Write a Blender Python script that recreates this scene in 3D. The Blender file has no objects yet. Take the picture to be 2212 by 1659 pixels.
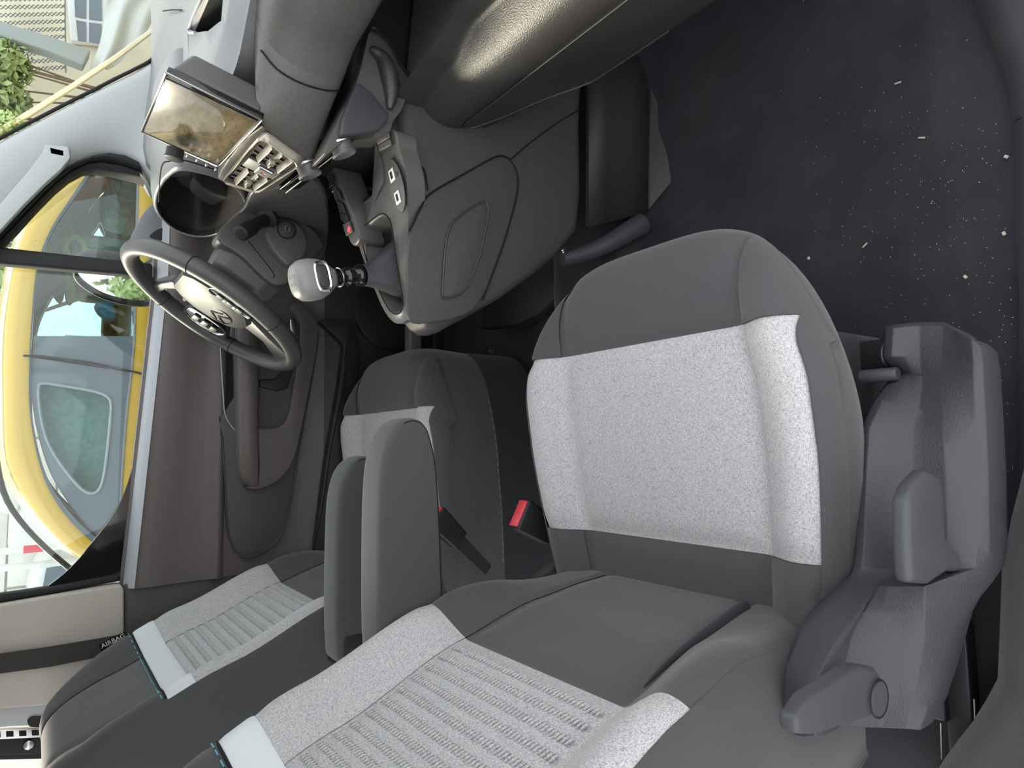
import bpy, bmesh, math, random
from mathutils import Vector, Matrix
from math import sin, cos, pi, radians, sqrt, exp
random.seed(7)
scene = bpy.context.scene
COL = scene.collection

# ---------------------------------------------------------------- camera
# car axes: X forward, Y towards the driver's side, Z up, floor carpet at Z = 0
F_PX, IMG_W, IMG_H = 1417.0, 2212.0, 1659.0
pit, yaw, rol = radians(35.8), radians(6.5), radians(2.7)
vd = Vector((sin(yaw)*cos(pit), cos(yaw)*cos(pit), -sin(pit)))
vr = vd.cross(Vector((0, 0, 1))).normalized()
vu = vr.cross(vd)
R_ = cos(rol)*vr + sin(rol)*vu
U_ = -sin(rol)*vr + cos(rol)*vu
# the phone was held so that the picture lies on its side: picture right = down in the car
cx, cy, cz = -U_, R_, -vd
cam_data = bpy.data.cameras.new('camera')
cam_data.sensor_width = 36.0
cam_data.lens = 36.0*F_PX/IMG_W
cam_data.clip_start = 0.02
cam = bpy.data.objects.new('camera', cam_data)
M = Matrix(((cx.x, cy.x, cz.x, -0.005), (cx.y, cy.y, cz.y, -0.95), (cx.z, cy.z, cz.z, 0.978), (0, 0, 0, 1)))
cam.matrix_world = M
COL.objects.link(cam)
scene.camera = cam

# ---------------------------------------------------------------- world, sun, exposure
world = bpy.data.worlds.new('world'); scene.world = world
world.use_nodes = True
wn = world.node_tree.nodes; wl = world.node_tree.links
bg = wn['Background']
bg.inputs[0].default_value = (0.93, 0.965, 1.0, 1)
bg.inputs[1].default_value = 1.75
sun_d = bpy.data.lights.new('sun', 'SUN'); sun_d.energy = 5.0; sun_d.angle = radians(14); sun_d.color = (1, 0.86, 0.66)
sun = bpy.data.objects.new('sun', sun_d); COL.objects.link(sun)
sun.rotation_euler = Vector((0.40, -0.74, -0.37)).to_track_quat('-Z', 'Y').to_euler()
scene.view_settings.view_transform = 'Standard'
scene.view_settings.look = 'None'
scene.view_settings.gamma = 1.0
scene.view_settings.use_curve_mapping = False
scene.view_settings.exposure = 0.42
scene.cycles.use_denoising = True
scene.cycles.max_bounces = 5
scene.cycles.diffuse_bounces = 3
scene.cycles.glossy_bounces = 3
scene.cycles.transmission_bounces = 3
scene.cycles.transparent_max_bounces = 6
scene.cycles.caustics_reflective = False
scene.cycles.caustics_refractive = False
scene.cycles.use_adaptive_sampling = True
scene.cycles.adaptive_threshold = 0.1
scene.cycles.adaptive_min_samples = 16

# ---------------------------------------------------------------- materials
MATS = {}
def mat(name, col, rough=0.5, metal=0.0, noise=0.0, nscale=400.0, bump=0.0, bscale=900.0, spec=0.5, trans=0.0,
        emit=None, estr=0.0, col2=None, coat=0.0, stretch=None, ior=1.45, sheen=0.0, alpha=None):
    m = bpy.data.materials.new(name); m.use_nodes = True
    nt = m.node_tree; b = nt.nodes['Principled BSDF']
    b.inputs['Base Color'].default_value = (*col, 1)
    b.inputs['Roughness'].default_value = rough
    b.inputs['Metallic'].default_value = metal
    b.inputs['Specular IOR Level'].default_value = spec
    b.inputs['IOR'].default_value = ior
    b.inputs['Transmission Weight'].default_value = trans
    b.inputs['Coat Weight'].default_value = coat
    b.inputs['Sheen Weight'].default_value = sheen
    if alpha is not None: b.inputs['Alpha'].default_value = alpha
    if emit:
        b.inputs['Emission Color'].default_value = (*emit, 1); b.inputs['Emission Strength'].default_value = estr
    tc = nt.nodes.new('ShaderNodeTexCoord')
    src = tc.outputs['Object']
    if stretch:
        mp = nt.nodes.new('ShaderNodeMapping'); mp.inputs['Scale'].default_value = stretch
        nt.links.new(src, mp.inputs['Vector']); src = mp.outputs['Vector']
    if noise or col2:
        n = nt.nodes.new('ShaderNodeTexNoise'); n.inputs['Scale'].default_value = nscale
        n.inputs['Detail'].default_value = 3.0; n.inputs['Roughness'].default_value = 0.65
        nt.links.new(src, n.inputs['Vector'])
        r = nt.nodes.new('ShaderNodeValToRGB')
        c2 = col2 if col2 else tuple(max(0, c*(1-noise)) for c in col)
        c1 = col if col2 else tuple(c*(1+noise) for c in col)
        r.color_ramp.elements[0].position = 0.36; r.color_ramp.elements[1].position = 0.64
        r.color_ramp.elements[0].color = (*c2, 1); r.color_ramp.elements[1].color = (*c1, 1)
        nt.links.new(n.outputs['Fac'], r.inputs['Fac']); nt.links.new(r.outputs['Color'], b.inputs['Base Color'])
    if bump:
        n2 = nt.nodes.new('ShaderNodeTexNoise'); n2.inputs['Scale'].default_value = bscale; n2.inputs['Detail'].default_value = 2.0
        nt.links.new(src, n2.inputs['Vector'])
        bp = nt.nodes.new('ShaderNodeBump'); bp.inputs['Strength'].default_value = bump; bp.inputs['Distance'].default_value = 0.001
        nt.links.new(n2.outputs['Fac'], bp.inputs['Height']); nt.links.new(bp.outputs['Normal'], b.inputs['Normal'])
    MATS[name] = m
    return m
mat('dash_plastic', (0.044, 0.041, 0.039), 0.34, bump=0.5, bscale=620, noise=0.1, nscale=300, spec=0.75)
mat('dash_top', (0.19, 0.19, 0.195), 0.32, bump=0.35, bscale=700, spec=0.75)  # paler than the dash plastic, standing in for windscreen light on the top
mat('fascia_lit_plastic', (0.10, 0.094, 0.086), 0.36, bump=0.5, bscale=620, noise=0.08, nscale=300, spec=0.75)  # dash plastic in a lighter copy, light on the fascia put into the colour
mat('console_plastic', (0.066, 0.063, 0.063), 0.42, bump=0.5, bscale=620, noise=0.1, nscale=300)
mat('knob_grey', (0.13, 0.13, 0.13), 0.4)
mat('dash_smooth', (0.105, 0.10, 0.097), 0.38, bump=0.12, bscale=900)
mat('black_plastic', (0.018, 0.018, 0.02), 0.5, bump=0.3, bscale=700)
mat('seam_black', (0.006, 0.006, 0.007), 0.8)
mat('gloss_black', (0.008, 0.008, 0.009), 0.07, coat=0.5)
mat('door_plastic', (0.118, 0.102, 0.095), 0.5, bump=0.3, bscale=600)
mat('door_insert', (0.07, 0.065, 0.063), 0.55, bump=0.3, bscale=700)
mat('door_ledge', (0.38, 0.40, 0.43), 0.5, bump=0.2, bscale=700)
mat('valance_plastic', (0.046, 0.047, 0.053), 0.47, bump=0.6, bscale=520)
mat('valance_smooth', (0.06, 0.061, 0.067), 0.45, bump=0.1, bscale=700)
mat('fabric_dark', (0.062, 0.062, 0.064), 0.85, noise=0.12, nscale=900, bump=0.25, bscale=1600, sheen=0.25)
mat('fabric_black', (0.02, 0.021, 0.024), 0.9, noise=0.2, nscale=800, bump=0.3, bscale=1500, sheen=0.1)
mat('carpet', (0.021, 0.022, 0.028), 0.95, col2=(0.011, 0.012, 0.016), nscale=9, bump=0.6, bscale=1300, sheen=0.25)
mat('headliner', (0.55, 0.55, 0.53), 0.9)
mat('pillar_light', (0.50, 0.52, 0.52), 0.6, bump=0.15, bscale=800)
mat('pillar_beige', (0.52, 0.48, 0.42), 0.55, bump=0.15, bscale=800)
mat('rubber', (0.012, 0.012, 0.013), 0.6)
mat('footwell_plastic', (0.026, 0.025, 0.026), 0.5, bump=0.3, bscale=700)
mat('wheel_leather', (0.078, 0.074, 0.072), 0.42, bump=0.25, bscale=800)
mat('chrome', (0.8, 0.8, 0.8), 0.12, metal=1.0)
mat('satin_silver', (0.55, 0.54, 0.52), 0.3, metal=1.0)
mat('satin_warm', (0.42, 0.38, 0.32), 0.35, metal=0.7)
mat('dark_metal', (0.05, 0.05, 0.055), 0.4, metal=0.6)
mat('band_white', (0.66, 0.69, 0.71), 0.7, bump=0.2, bscale=1500)
mat('teal_thread', (0.12, 0.35, 0.45), 0.7)
mat('red_button', (0.75, 0.06, 0.08), 0.3)
mat('red_light', (0.8, 0.02, 0.03), 0.4, emit=(1, 0.03, 0.05), estr=2.5)
mat('white_print', (0.8, 0.8, 0.8), 0.6)
mat('grey_print', (0.3, 0.3, 0.3), 0.6)
mat('knob_leather', (0.26, 0.25, 0.245), 0.4, bump=0.15, bscale=900)
mat('boot_leather', (0.055, 0.055, 0.06), 0.5, bump=0.3, bscale=700)
mat('webbing', (0.045, 0.042, 0.04), 0.8, bump=0.3, bscale=900, stretch=(1, 1, 8))
mat('crumb', (0.5, 0.44, 0.36), 0.8)
mat('yellow_paint', (0.68, 0.45, 0.06), 0.28, coat=0.6)
mat('tinted', (0.15, 0.19, 0.225), 0.06, coat=0.4)
mat('sky_tint_interior', (0.62, 0.78, 0.76), 0.7, noise=0.3, nscale=6)  # pale teal stands in for sky reflected in the yellow car's windows
mat('white_paint', (0.8, 0.82, 0.83), 0.3, coat=0.4)
mat('stone', (0.72, 0.70, 0.63), 0.85, noise=0.12, nscale=3, bump=0.4, bscale=60)
mat('paving', (0.26, 0.255, 0.24), 0.85, noise=0.15, nscale=4)
mat('leaf', (0.30, 0.40, 0.16), 0.6, noise=0.5, nscale=3)
mat('bark', (0.18, 0.13, 0.09), 0.9)
mat('beam_grey', (0.32, 0.38, 0.40), 0.6)
mat('hood_lining', (0.05, 0.044, 0.041), 0.5)
mat('shade_green', (0.55, 0.66, 0.55), 0.7, noise=0.15, nscale=60, bump=1.0, bscale=90)
mat('render_cream', (0.80, 0.76, 0.60), 0.85, noise=0.06, nscale=5)
mat('net_wire', (0.20, 0.22, 0.22), 0.6)
mat('sheet_plastic', (0.75, 0.80, 0.78), 0.25, trans=0.35)
mat('screen_reflection', (0.20, 0.155, 0.085), 0.22, coat=1.0, col2=(0.10, 0.08, 0.045), nscale=30, stretch=(1, 1, 2.6))  # golden reflection on the black screen painted into the colour as tan smudges
mat('mirror_glass', (0.9, 0.92, 0.92), 0.02, metal=1.0)
mat('toy_yellow', (0.75, 0.8, 0.12), 0.5); mat('toy_blue', (0.15, 0.5, 0.75), 0.5); mat('toy_orange', (0.8, 0.35, 0.08), 0.5)

def light_fabric():
    m = mat('fabric_light', (0.6, 0.6, 0.6), 0.85, sheen=0.2)
    nt = m.node_tree; b = nt.nodes['Principled BSDF']
    tc = nt.nodes.new('ShaderNodeTexCoord')
    outs = []
    for sc in ((700, 3600, 1500), (3600, 700, 1500)):
        mp = nt.nodes.new('ShaderNodeMapping'); mp.inputs['Scale'].default_value = sc
        nt.links.new(tc.outputs['Object'], mp.inputs['Vector'])
        n = nt.nodes.new('ShaderNodeTexNoise'); n.inputs['Scale'].default_value = 0.42; n.inputs['Detail'].default_value = 2.5
        nt.links.new(mp.outputs['Vector'], n.inputs['Vector']); outs.append(n)
    mx = nt.nodes.new('ShaderNodeMath'); mx.operation = 'ADD'
    nt.links.new(outs[0].outputs['Fac'], mx.inputs[0]); nt.links.new(outs[1].outputs['Fac'], mx.inputs[1])
    r = nt.nodes.new('ShaderNodeValToRGB')
    r.color_ramp.elements[0].position = 0.36; r.color_ramp.elements[0].color = (0.24, 0.24, 0.265, 1)
    r.color_ramp.elements[1].position = 0.58; r.color_ramp.elements[1].color = (0.56, 0.545, 0.535, 1)
    hf = nt.nodes.new('ShaderNodeMath'); hf.operation = 'MULTIPLY'; hf.inputs[1].default_value = 0.5
    nt.links.new(mx.outputs[0], hf.inputs[0]); nt.links.new(hf.outputs[0], r.inputs['Fac'])
    nt.links.new(r.outputs['Color'], b.inputs['Base Color'])
    bp = nt.nodes.new('ShaderNodeBump'); bp.inputs['Strength'].default_value = 0.16; bp.inputs['Distance'].default_value = 0.001
    nt.links.new(hf.outputs[0], bp.inputs['Height']); nt.links.new(bp.outputs['Normal'], b.inputs['Normal'])
light_fabric()

def glass_mat(name, tint, refl=0.12):
    m = bpy.data.materials.new(name); m.use_nodes = True
    nt = m.node_tree; nt.nodes.clear()
    o = nt.nodes.new('ShaderNodeOutputMaterial'); mix = nt.nodes.new('ShaderNodeMixShader')
    t = nt.nodes.new('ShaderNodeBsdfTransparent'); t.inputs[0].default_value = (*tint, 1)
    g = nt.nodes.new('ShaderNodeBsdfGlossy'); g.inputs['Roughness'].default_value = 0.02
    lw = nt.nodes.new('ShaderNodeLayerWeight'); lw.inputs['Blend'].default_value = 0.5
    pw = nt.nodes.new('ShaderNodeMath'); pw.operation = 'POWER'; pw.inputs[1].default_value = 5.0
    nt.links.new(lw.outputs['Facing'], pw.inputs[0])
    fr = nt.nodes.new('ShaderNodeMath'); fr.operation = 'MULTIPLY_ADD'; fr.inputs[1].default_value = 0.6; fr.inputs[2].default_value = 0.04
    nt.links.new(pw.outputs[0], fr.inputs[0])
    nt.links.new(fr.outputs[0], mix.inputs[0]); nt.links.new(t.outputs[0], mix.inputs[1]); nt.links.new(g.outputs[0], mix.inputs[2])
    nt.links.new(mix.outputs[0], o.inputs[0]); MATS[name] = m
glass_mat('glass_clear', (0.86, 0.90, 0.89))
glass_mat('glass_tint', (0.66, 0.80, 0.80))

# ---------------------------------------------------------------- helpers
def mesh_obj(name, verts, faces, m, parent=None, smooth=35, bevel=0.0, seg=3, subsurf=0, solid=0.0, fix=True):
    me = bpy.data.meshes.new(name)
    me.from_pydata([tuple(v) for v in verts], [], faces)
    if fix:
        bm = bmesh.new(); bm.from_mesh(me)
        bmesh.ops.remove_doubles(bm, verts=bm.verts, dist=1e-6)
        bmesh.ops.recalc_face_normals(bm, faces=bm.faces)
        bm.to_mesh(me); bm.free()
    for p in me.polygons: p.use_smooth = bool(smooth)
    if smooth and smooth < 180: me.set_sharp_from_angle(angle=radians(smooth))
    me.materials.append(MATS[m] if isinstance(m, str) else m)
    o = bpy.data.objects.new(name, me); COL.objects.link(o)
    if parent: o.parent = parent
    if solid:
        md = o.modifiers.new('thickness', 'SOLIDIFY'); md.thickness = solid; md.offset = -1
    if bevel:
        md = o.modifiers.new('round', 'BEVEL'); md.width = bevel; md.segments = seg; md.limit_method = 'ANGLE'; md.angle_limit = radians(32)
        for p in me.polygons: p.use_smooth = True
        me.set_sharp_from_angle(angle=radians(180))
    if subsurf:
        md = o.modifiers.new('smooth', 'SUBSURF'); md.levels = subsurf; md.render_levels = subsurf
    return o
def root(name, label=None, cat=None, loc=(0, 0, 0), group=None, kind=None):
    o = bpy.data.objects.new(name, None); o.empty_display_size = 0.05; COL.objects.link(o)
    o.location = loc
    return tag(o, label, cat, group, kind)
def tag(o, label=None, cat=None, group=None, kind=None):
    if label: o['label'] = label
    if cat: o['category'] = cat
    if group: o['group'] = group
    if kind: o['kind'] = kind
    return o
def smooth01(a, b, x):
    t = max(0.0, min(1.0, (x-a)/(b-a))); return t*t*(3-2*t)
def interp(tab, x):
    if x <= tab[0][0]: return tab[0][1]
    for (a, va), (b, vb) in zip(tab, tab[1:]):
        if x <= b:
            t = (x-a)/(b-a); t2 = t*t*(3-2*t)*0.35 + t*0.65
            return va+(vb-va)*t2
    return tab[-1][1]
def grid_faces(nu, nv, closed_v=False):
    f = []
    for i in range(nu-1):
        for j in range(nv if closed_v else nv-1):
            j2 = (j+1) % nv
            f.append((i*nv+j, i*nv+j2, (i+1)*nv+j2, (i+1)*nv+j))
    return f
def loft(name, secs, m, parent=None, closed=False, caps=False, **k):
    nv = len(secs[0]); v = [p for s in secs for p in s]
    f = grid_faces(len(secs), nv, closed)
    if caps:
        f.append(tuple(range(nv))); f.append(tuple((len(secs)-1)*nv+i for i in range(nv)))
    return mesh_obj(name, v, f, m, parent, **k)
def prism(name, poly, ext, m, parent=None, bevel=0.0, **k):
    n = len(poly); e = Vector(ext)
    v = [Vector(p) for p in poly]+[Vector(p)+e for p in poly]
    f = [tuple(range(n)), tuple(range(2*n-1, n-1, -1))]
    f += [(i, (i+1) % n, n+(i+1) % n, n+i) for i in range(n)]
    return mesh_obj(name, v, f, m, parent, bevel=bevel, **k)
def box(name, lo, hi, m, parent=None, bevel=0.004, **k):
    (x0, y0, z0), (x1, y1, z1) = lo, hi
    return prism(name, [(x0, y0, z0), (x1, y0, z0), (x1, y1, z0), (x0, y1, z0)], (0, 0, z1-z0), m, parent, bevel, **k)
def smooth_path(pts, n=6, closed=False):
    P_ = [Vector(p) for p in pts]; out = []
    N = len(P_)
    for i in range(N if closed else N-1):
        p0 = P_[(i-1) % N] if closed or i > 0 else P_[i]
        p1 = P_[i]; p2 = P_[(i+1) % N]
        p3 = P_[(i+2) % N] if closed or i+2 < N else p2
        for j in range(n):
            t = j/n
            out.append(0.5*((2*p1)+(p2-p0)*t+(2*p0-5*p1+4*p2-p3)*t*t+(3*p1-p0-3*p2+p3)*t**3))
    if not closed: out.append(P_[-1])
    return out
def tube_mesh(path, rad, nv=8, closed=False):
    pts = [Vector(p) for p in path]; N = len(pts); secs = []
    up = None
    for i, p in enumerate(pts):
        if closed: t = pts[(i+1) % N]-pts[(i-1) % N]
        else: t = pts[min(i+1, N-1)]-pts[max(i-1, 0)]
        t.normalize()
        if up is None:
            up = Vector((0, 0, 1)) if abs(t.z) < 0.9 else Vector((1, 0, 0))
        a = t.cross(up).normalized(); up = a.cross(t).normalized()
        r = rad(i/(N-1)) if callable(rad) else rad
        secs.append([p+a*cos(2*pi*j/nv)*r+up*sin(2*pi*j/nv)*r for j in range(nv)])
    v = [q for s in secs for q in s]; f = grid_faces(N, nv, True)
    if closed:
        f += [((N-1)*nv+j, (N-1)*nv+(j+1) % nv, (j+1) % nv, j) for j in range(nv)]
    else:
        f += [tuple(range(nv)), tuple((N-1)*nv+j for j in range(nv))]
    return v, f
def tube(name, path, rad, m, parent=None, nv=8, closed=False, smooth=60):
    v, f = tube_mesh(path, rad, nv, closed); return mesh_obj(name, v, f, m, parent, smooth=smooth)
def seam(name, pts, parent, r=0.0011, m='seam_black', n=6, closed=False):
    return tube(name, smooth_path(pts, n, closed), r, m, parent, nv=6, closed=closed)
def lathe(name, prof, origin, axis, m, parent=None, n=28, smooth=40, sx=1.0):
    ax = Vector(axis).normalized(); up = Vector((0, 0, 1)) if abs(ax.z) < 0.9 else Vector((1, 0, 0))
    a = ax.cross(up).normalized(); b = ax.cross(a)
    secs = []
    for (r, h) in prof:
        secs.append([Vector(origin)+ax*h+(a*cos(2*pi*j/n)*sx+b*sin(2*pi*j/n))*r for j in range(n)])
    return loft(name, secs, m, parent, closed=True, caps=True, smooth=smooth)
def text(name, body, size, loc, right, up, m, parent=None, ext=0.0003):
    cu = bpy.data.curves.new(name, 'FONT'); cu.body = body; cu.size = size; cu.extrude = ext
    cu.align_x = 'CENTER'; cu.align_y = 'CENTER'
    tmp = bpy.data.objects.new(name, cu); COL.objects.link(tmp)
    dg = bpy.context.evaluated_depsgraph_get()
    me = bpy.data.meshes.new_from_object(tmp.evaluated_get(dg)); bpy.data.objects.remove(tmp)
    me.materials.clear(); me.materials.append(MATS[m])
    o = bpy.data.objects.new(name, me); COL.objects.link(o)
    r = Vector(right).normalized(); n = r.cross(Vector(up)).normalized(); u = n.cross(r)
    o.matrix_world = Matrix(((r.x, u.x, n.x, loc[0]), (r.y, u.y, n.y, loc[1]), (r.z, u.z, n.z, loc[2]), (0, 0, 0, 1)))
    if parent: o.parent = parent
    return o
def round_poly(pts, n=4, k=0.3):
    """round the corners of a polygon of 3-D points"""
    P_ = [Vector(p) for p in pts]; out = []; N = len(P_)
    for i in range(N):
        a, b, c = P_[i-1], P_[i], P_[(i+1) % N]
        s, e = b.lerp(a, k), b.lerp(c, k)
        for j in range(n+1):
            t = j/n; out.append((s*(1-t)+b*t)*(1-t)+(b*(1-t)+e*t)*t)
    return out

# ================================================================ the setting
# floor with the toe board rising in front, carpeted
def floor_z(x, y):
    z = 0.0
    if x > 0.72: z = 0.45*(x-0.72)**1.0 + 0.6*max(0, x-0.80)
    z += 0.10*smooth01(0.16, 0.06, abs(y-0.035))*smooth01(0.1, 0.3, x)      # tunnel
    z += 0.03*smooth01(-0.58, -0.66, y) + 0.03*smooth01(0.66, 0.72, y)
    z += 0.004*sin(x*23+y*7)*sin(y*19-x*6)
    return z
xs = [-1.25+i*(2.4/96) for i in range(97)]; ys = [-0.70+j*(1.46/64) for j in range(65)]
fl = mesh_obj('floor', [(x, y, floor_z(x, y)) for x in xs for y in ys], grid_faces(97, 65), 'carpet', smooth=180)
tag(fl, 'black carpet of the front footwells with specks of dirt', 'floor', kind='structure')

# roof lining over the cabin
secs = []
for x in (-1.3, -0.8, -0.3, 0.1, 0.28):
    secs.append([(x, 0.035+0.66*s, 1.30-0.05*abs(s)**3-0.02*max(0, (x+0.3))) for s in [i/8-1 for i in range(17)]])
ce = loft('ceiling', secs, 'headliner', smooth=180, solid=0.03)
tag(ce, 'pale grey roof lining above the seats', 'ceiling', kind='structure')

# left body side behind the front door
wl_ = root('wall_left', 'left body side behind the door pillar with slotted metal strip', 'wall', kind='structure')
prism('panel', [(-1.3, 0.80, -0.02), (-0.66, 0.80, -0.02), (-0.66, 0.80, 0.80), (-1.3, 0.80, 0.80)], (0, 0.05, 0), 'door_plastic', wl_, 0.01)
prism('roof_rail', [(-1.3, 0.70, 1.22), (-0.30, 0.70, 1.22), (-0.30, 0.66, 1.28), (-1.3, 0.66, 1.28)], (0, 0.07, 0), 'pillar_light', wl_, 0.01)
prism('sun_blocker', [(-1.3, 0.80, 0.80), (-0.86, 0.80, 0.80), (-0.86, 0.74, 1.24), (-1.3, 0.74, 1.24)], (0, 0.05, 0), 'pillar_light', wl_, 0.01)  # added out of view to block the sun from the seats
# metal strip with square slots beside the sliding door
strip = [(-0.541,0.760,1.057),(-0.566,0.760,0.941),(-0.585,0.760,0.939),(-0.561,0.760,1.056)]
prism('slotted_strip', strip, (0, 0.012, 0), 'satin_silver', wl_, 0.001)
for i in range(6):
    a = -45+i*28
    q = [Vector(strip[0]).lerp(Vector(strip[1]), t) for t in ((a+60)/156, (a+76)/156)]
    q2 = [Vector(strip[3]).lerp(Vector(strip[2]), t) for t in ((a+60)/156, (a+76)/156)]
    prism('slot', [q[0].lerp(q2[0], .2), q[1].lerp(q2[1], .2), q[1].lerp(q2[1], .75), q[0].lerp(q2[0], .75)], (0, -0.0015, 0), 'seam_black', wl_)
prism('bracket', [(-0.564,0.780,1.057),(-0.589,0.780,0.941),(-0.625,0.780,0.939),(-0.597,0.780,1.056)], (0, 0.01, 0), 'rubber', wl_, 0.002)
lathe('bolt', [(0.009, 0), (0.009, 0.006), (0.004, 0.008)], (-0.598,0.778,0.966), (0, -1, 0), 'satin_silver', wl_, n=8)
prism('rear_rail', [(-0.593,0.790,1.056),(-0.622,0.790,0.942),(-0.639,0.790,0.939),(-0.609,0.790,1.056)], (0, 0.02, 0), 'rubber', wl_, 0.003)

# B pillar trim, pale upper half and dark lower half, on the driver's side
bp_ = root('trim_2', 'pale beige door pillar trim behind the driver seat', 'pillar', kind='structure')
prism('upper_trim', round_poly([(-0.306,0.735,1.133),(-0.304,0.735,1.023),(-0.292,0.735,0.810),(-0.447,0.735,0.805),(-0.521,0.735,0.901),(-0.488,0.735,1.125)], 3, .08), (0, 0.05, 0), 'pillar_beige', bp_, 0.012)
prism('side_trim', [(-0.466,0.755,1.128),(-0.498,0.755,0.818),(-0.585,0.755,0.815),(-0.524,0.755,1.125)], (0, 0.03, 0), 'pillar_light', bp_, 0.006)
prism('trim_edge', [(-0.459,0.748,1.127),(-0.488,0.748,0.818),(-0.496,0.748,0.818),(-0.465,0.748,1.127)], (0, 0.03, 0), 'pillar_beige', bp_, 0.002)
prism('lower_trim', [(-0.292,0.735,0.810),(-0.288,0.735,0.568),(-0.289,0.735,0.340),(-0.597,0.735,0.338),(-0.544,0.735,0.802)], (0, 0.05, 0), 'door_insert', bp_, 0.01)
prism('slot_cover', round_poly([(-0.541,0.752,0.971),(-0.535,0.752,0.962),(-0.542,0.752,0.940),(-0.556,0.752,0.935),(-0.562,0.752,0.946),(-0.555,0.752,0.967)], 4, .35), (0, 0.006, 0), 'rubber', bp_)
# belt webbing hanging down the pillar
sb = root('seat_belt', 'dark seat belt webbing hanging down the pale pillar', 'seat belt')
webb = [(-0.383,0.722,1.128),(-0.394,0.722,1.019),(-0.396,0.722,0.937),(-0.395,0.722,0.840),(-0.392,0.722,0.780),(-0.430,0.722,0.779),(-0.433,0.722,0.839),(-0.436,0.722,0.935),(-0.432,0.722,1.017),(-0.420,0.722,1.127)]
prism('webbing', webb, (0, -0.002, 0), 'webbing', sb)

# A pillar trim (driver's side)
ap = root('trim_1', 'pale grey windscreen pillar trim left of the dashboard', 'pillar', kind='structure')
ws_edge = [(0.949,0.720,0.776),(0.912,0.720,0.790),(0.874,0.720,0.826),(0.840,0.720,0.862),(0.798,0.720,0.905),(0.759,0.720,0.946),(0.720,0.720,0.986),(0.682,0.720,1.025),(0.645,0.720,1.062),(0.602,0.720,1.104),(0.547,0.720,1.158)]
arc_edge = [(0.593,0.740,0.778),(0.662,0.740,0.809),(0.671,0.740,0.837),(0.669,0.740,0.869),(0.655,0.740,0.899),(0.633,0.740,0.929),(0.601,0.740,0.957),(0.569,0.740,0.980),(0.510,0.740,1.018),(0.439,0.740,1.061),(0.370,0.740,1.103)]
secs = []
for a, b in zip(ws_edge, arc_edge):
    a, b = Vector(a), Vector(b); row = []
    for t, dy in ((0, 0.05), (0, 0.0), (.15, -.012), (.4, -.02), (.62, -.02), (.8, -.012), (.93, 0.004), (1, 0.012), (1, 0.05)):
        q = a.lerp(b, t); q.y += dy; row.append(q)
    secs.append(row)
loft('pillar_cover', secs, 'pillar_light', ap, smooth=50, subsurf=1)
# raised moulding with a small square socket
prism('moulding', round_poly([(0.648,0.708,0.985),(0.654,0.708,0.945),(0.629,0.708,0.941),(0.598,0.708,0.958),(0.566,0.708,0.981),(0.508,0.708,1.018),(0.425,0.708,1.067),(0.352,0.708,1.107),(0.399,0.708,1.109),(0.504,0.708,1.055),(0.581,0.708,1.013),(0.629,0.708,0.989)], 3, .15), (0, 0.03, 0), 'pillar_light', ap, 0.008)
prism('socket', [(0.643,0.708,0.977),(0.642,0.708,0.954),(0.631,0.708,0.953),(0.631,0.708,0.975)], (0, 0.004, 0), 'seam_black', ap)
tube('edge_seal', smooth_path([Vector(p)+Vector((0.002, 0.003, 0)) for p in ws_edge], 4), 0.004, 'rubber', ap)

# windscreen
wsg = [Vector(p) for p in ws_edge]
secs = []
for p in (wsg[0]+Vector((0.08, 0, -0.06)), wsg[1], wsg[4], wsg[7], wsg[-1], wsg[-1]+(wsg[-1]-wsg[7])*0.9):
    row = []
    for s in [i/10-1 for i in range(21)]:
        y = 0.035+s*0.70; dx = 0.16*(1-s*s)
        row.append((p.x+dx, y, p.z+0.02*(1-s*s)))
    secs.append(row)
w1 = loft('window_1', secs, 'glass_clear', smooth=180)
tag(w1, 'sloping windscreen glass above the dashboard', 'window', kind='structure')

# front quarter window and its black frame
w2 = root('window_2', 'small front quarter window between pillar and black divider bar', 'window', kind='structure')
arc_in = [(0.619,0.750,0.778),(0.630,0.750,0.805),(0.633,0.750,0.853),(0.631,0.750,0.893),(0.623,0.750,0.915),(0.600,0.750,0.940),(0.567,0.750,0.965),(0.520,0.750,0.995),(0.469,0.750,1.025),(0.429,0.750,1.050),(0.375,0.750,1.081)]
secs = []
for a, b in zip(arc_edge, arc_in):
    a, b = Vector(a), Vector(b)
    secs.append([a+Vector((0, 0.03, 0)), a+Vector((0, -0.006, 0)), a.lerp(b, .25)+Vector((0, -0.012, 0)), a.lerp(b, .5)+Vector((0, 0.004, 0)), a.lerp(b, .62)+Vector((0, -0.004, 0)), a.lerp(b, .9)+Vector((0, 0, 0)), b+Vector((0, 0.004, 0)), b+Vector((0, 0.04, 0))])
loft('frame', secs, 'rubber', w2, smooth=50)
prism('divider_bar', [(0.421,0.752,1.113),(0.426,0.752,1.054),(0.431,0.752,0.833),(0.433,0.752,0.772),(0.394,0.752,0.771),(0.399,0.752,0.832),(0.391,0.752,1.052),(0.389,0.752,1.111)], (0, 0.035, 0), 'rubber', w2, 0.006)
prism('pane', [(0.649,0.775,0.761),(0.657,0.775,0.870),(0.624,0.775,0.940),(0.524,0.775,1.011),(0.357,0.775,1.112),(0.410,0.775,1.114),(0.420,0.775,0.769)], (0, 0.003, 0), 'glass_clear', w2)
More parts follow.
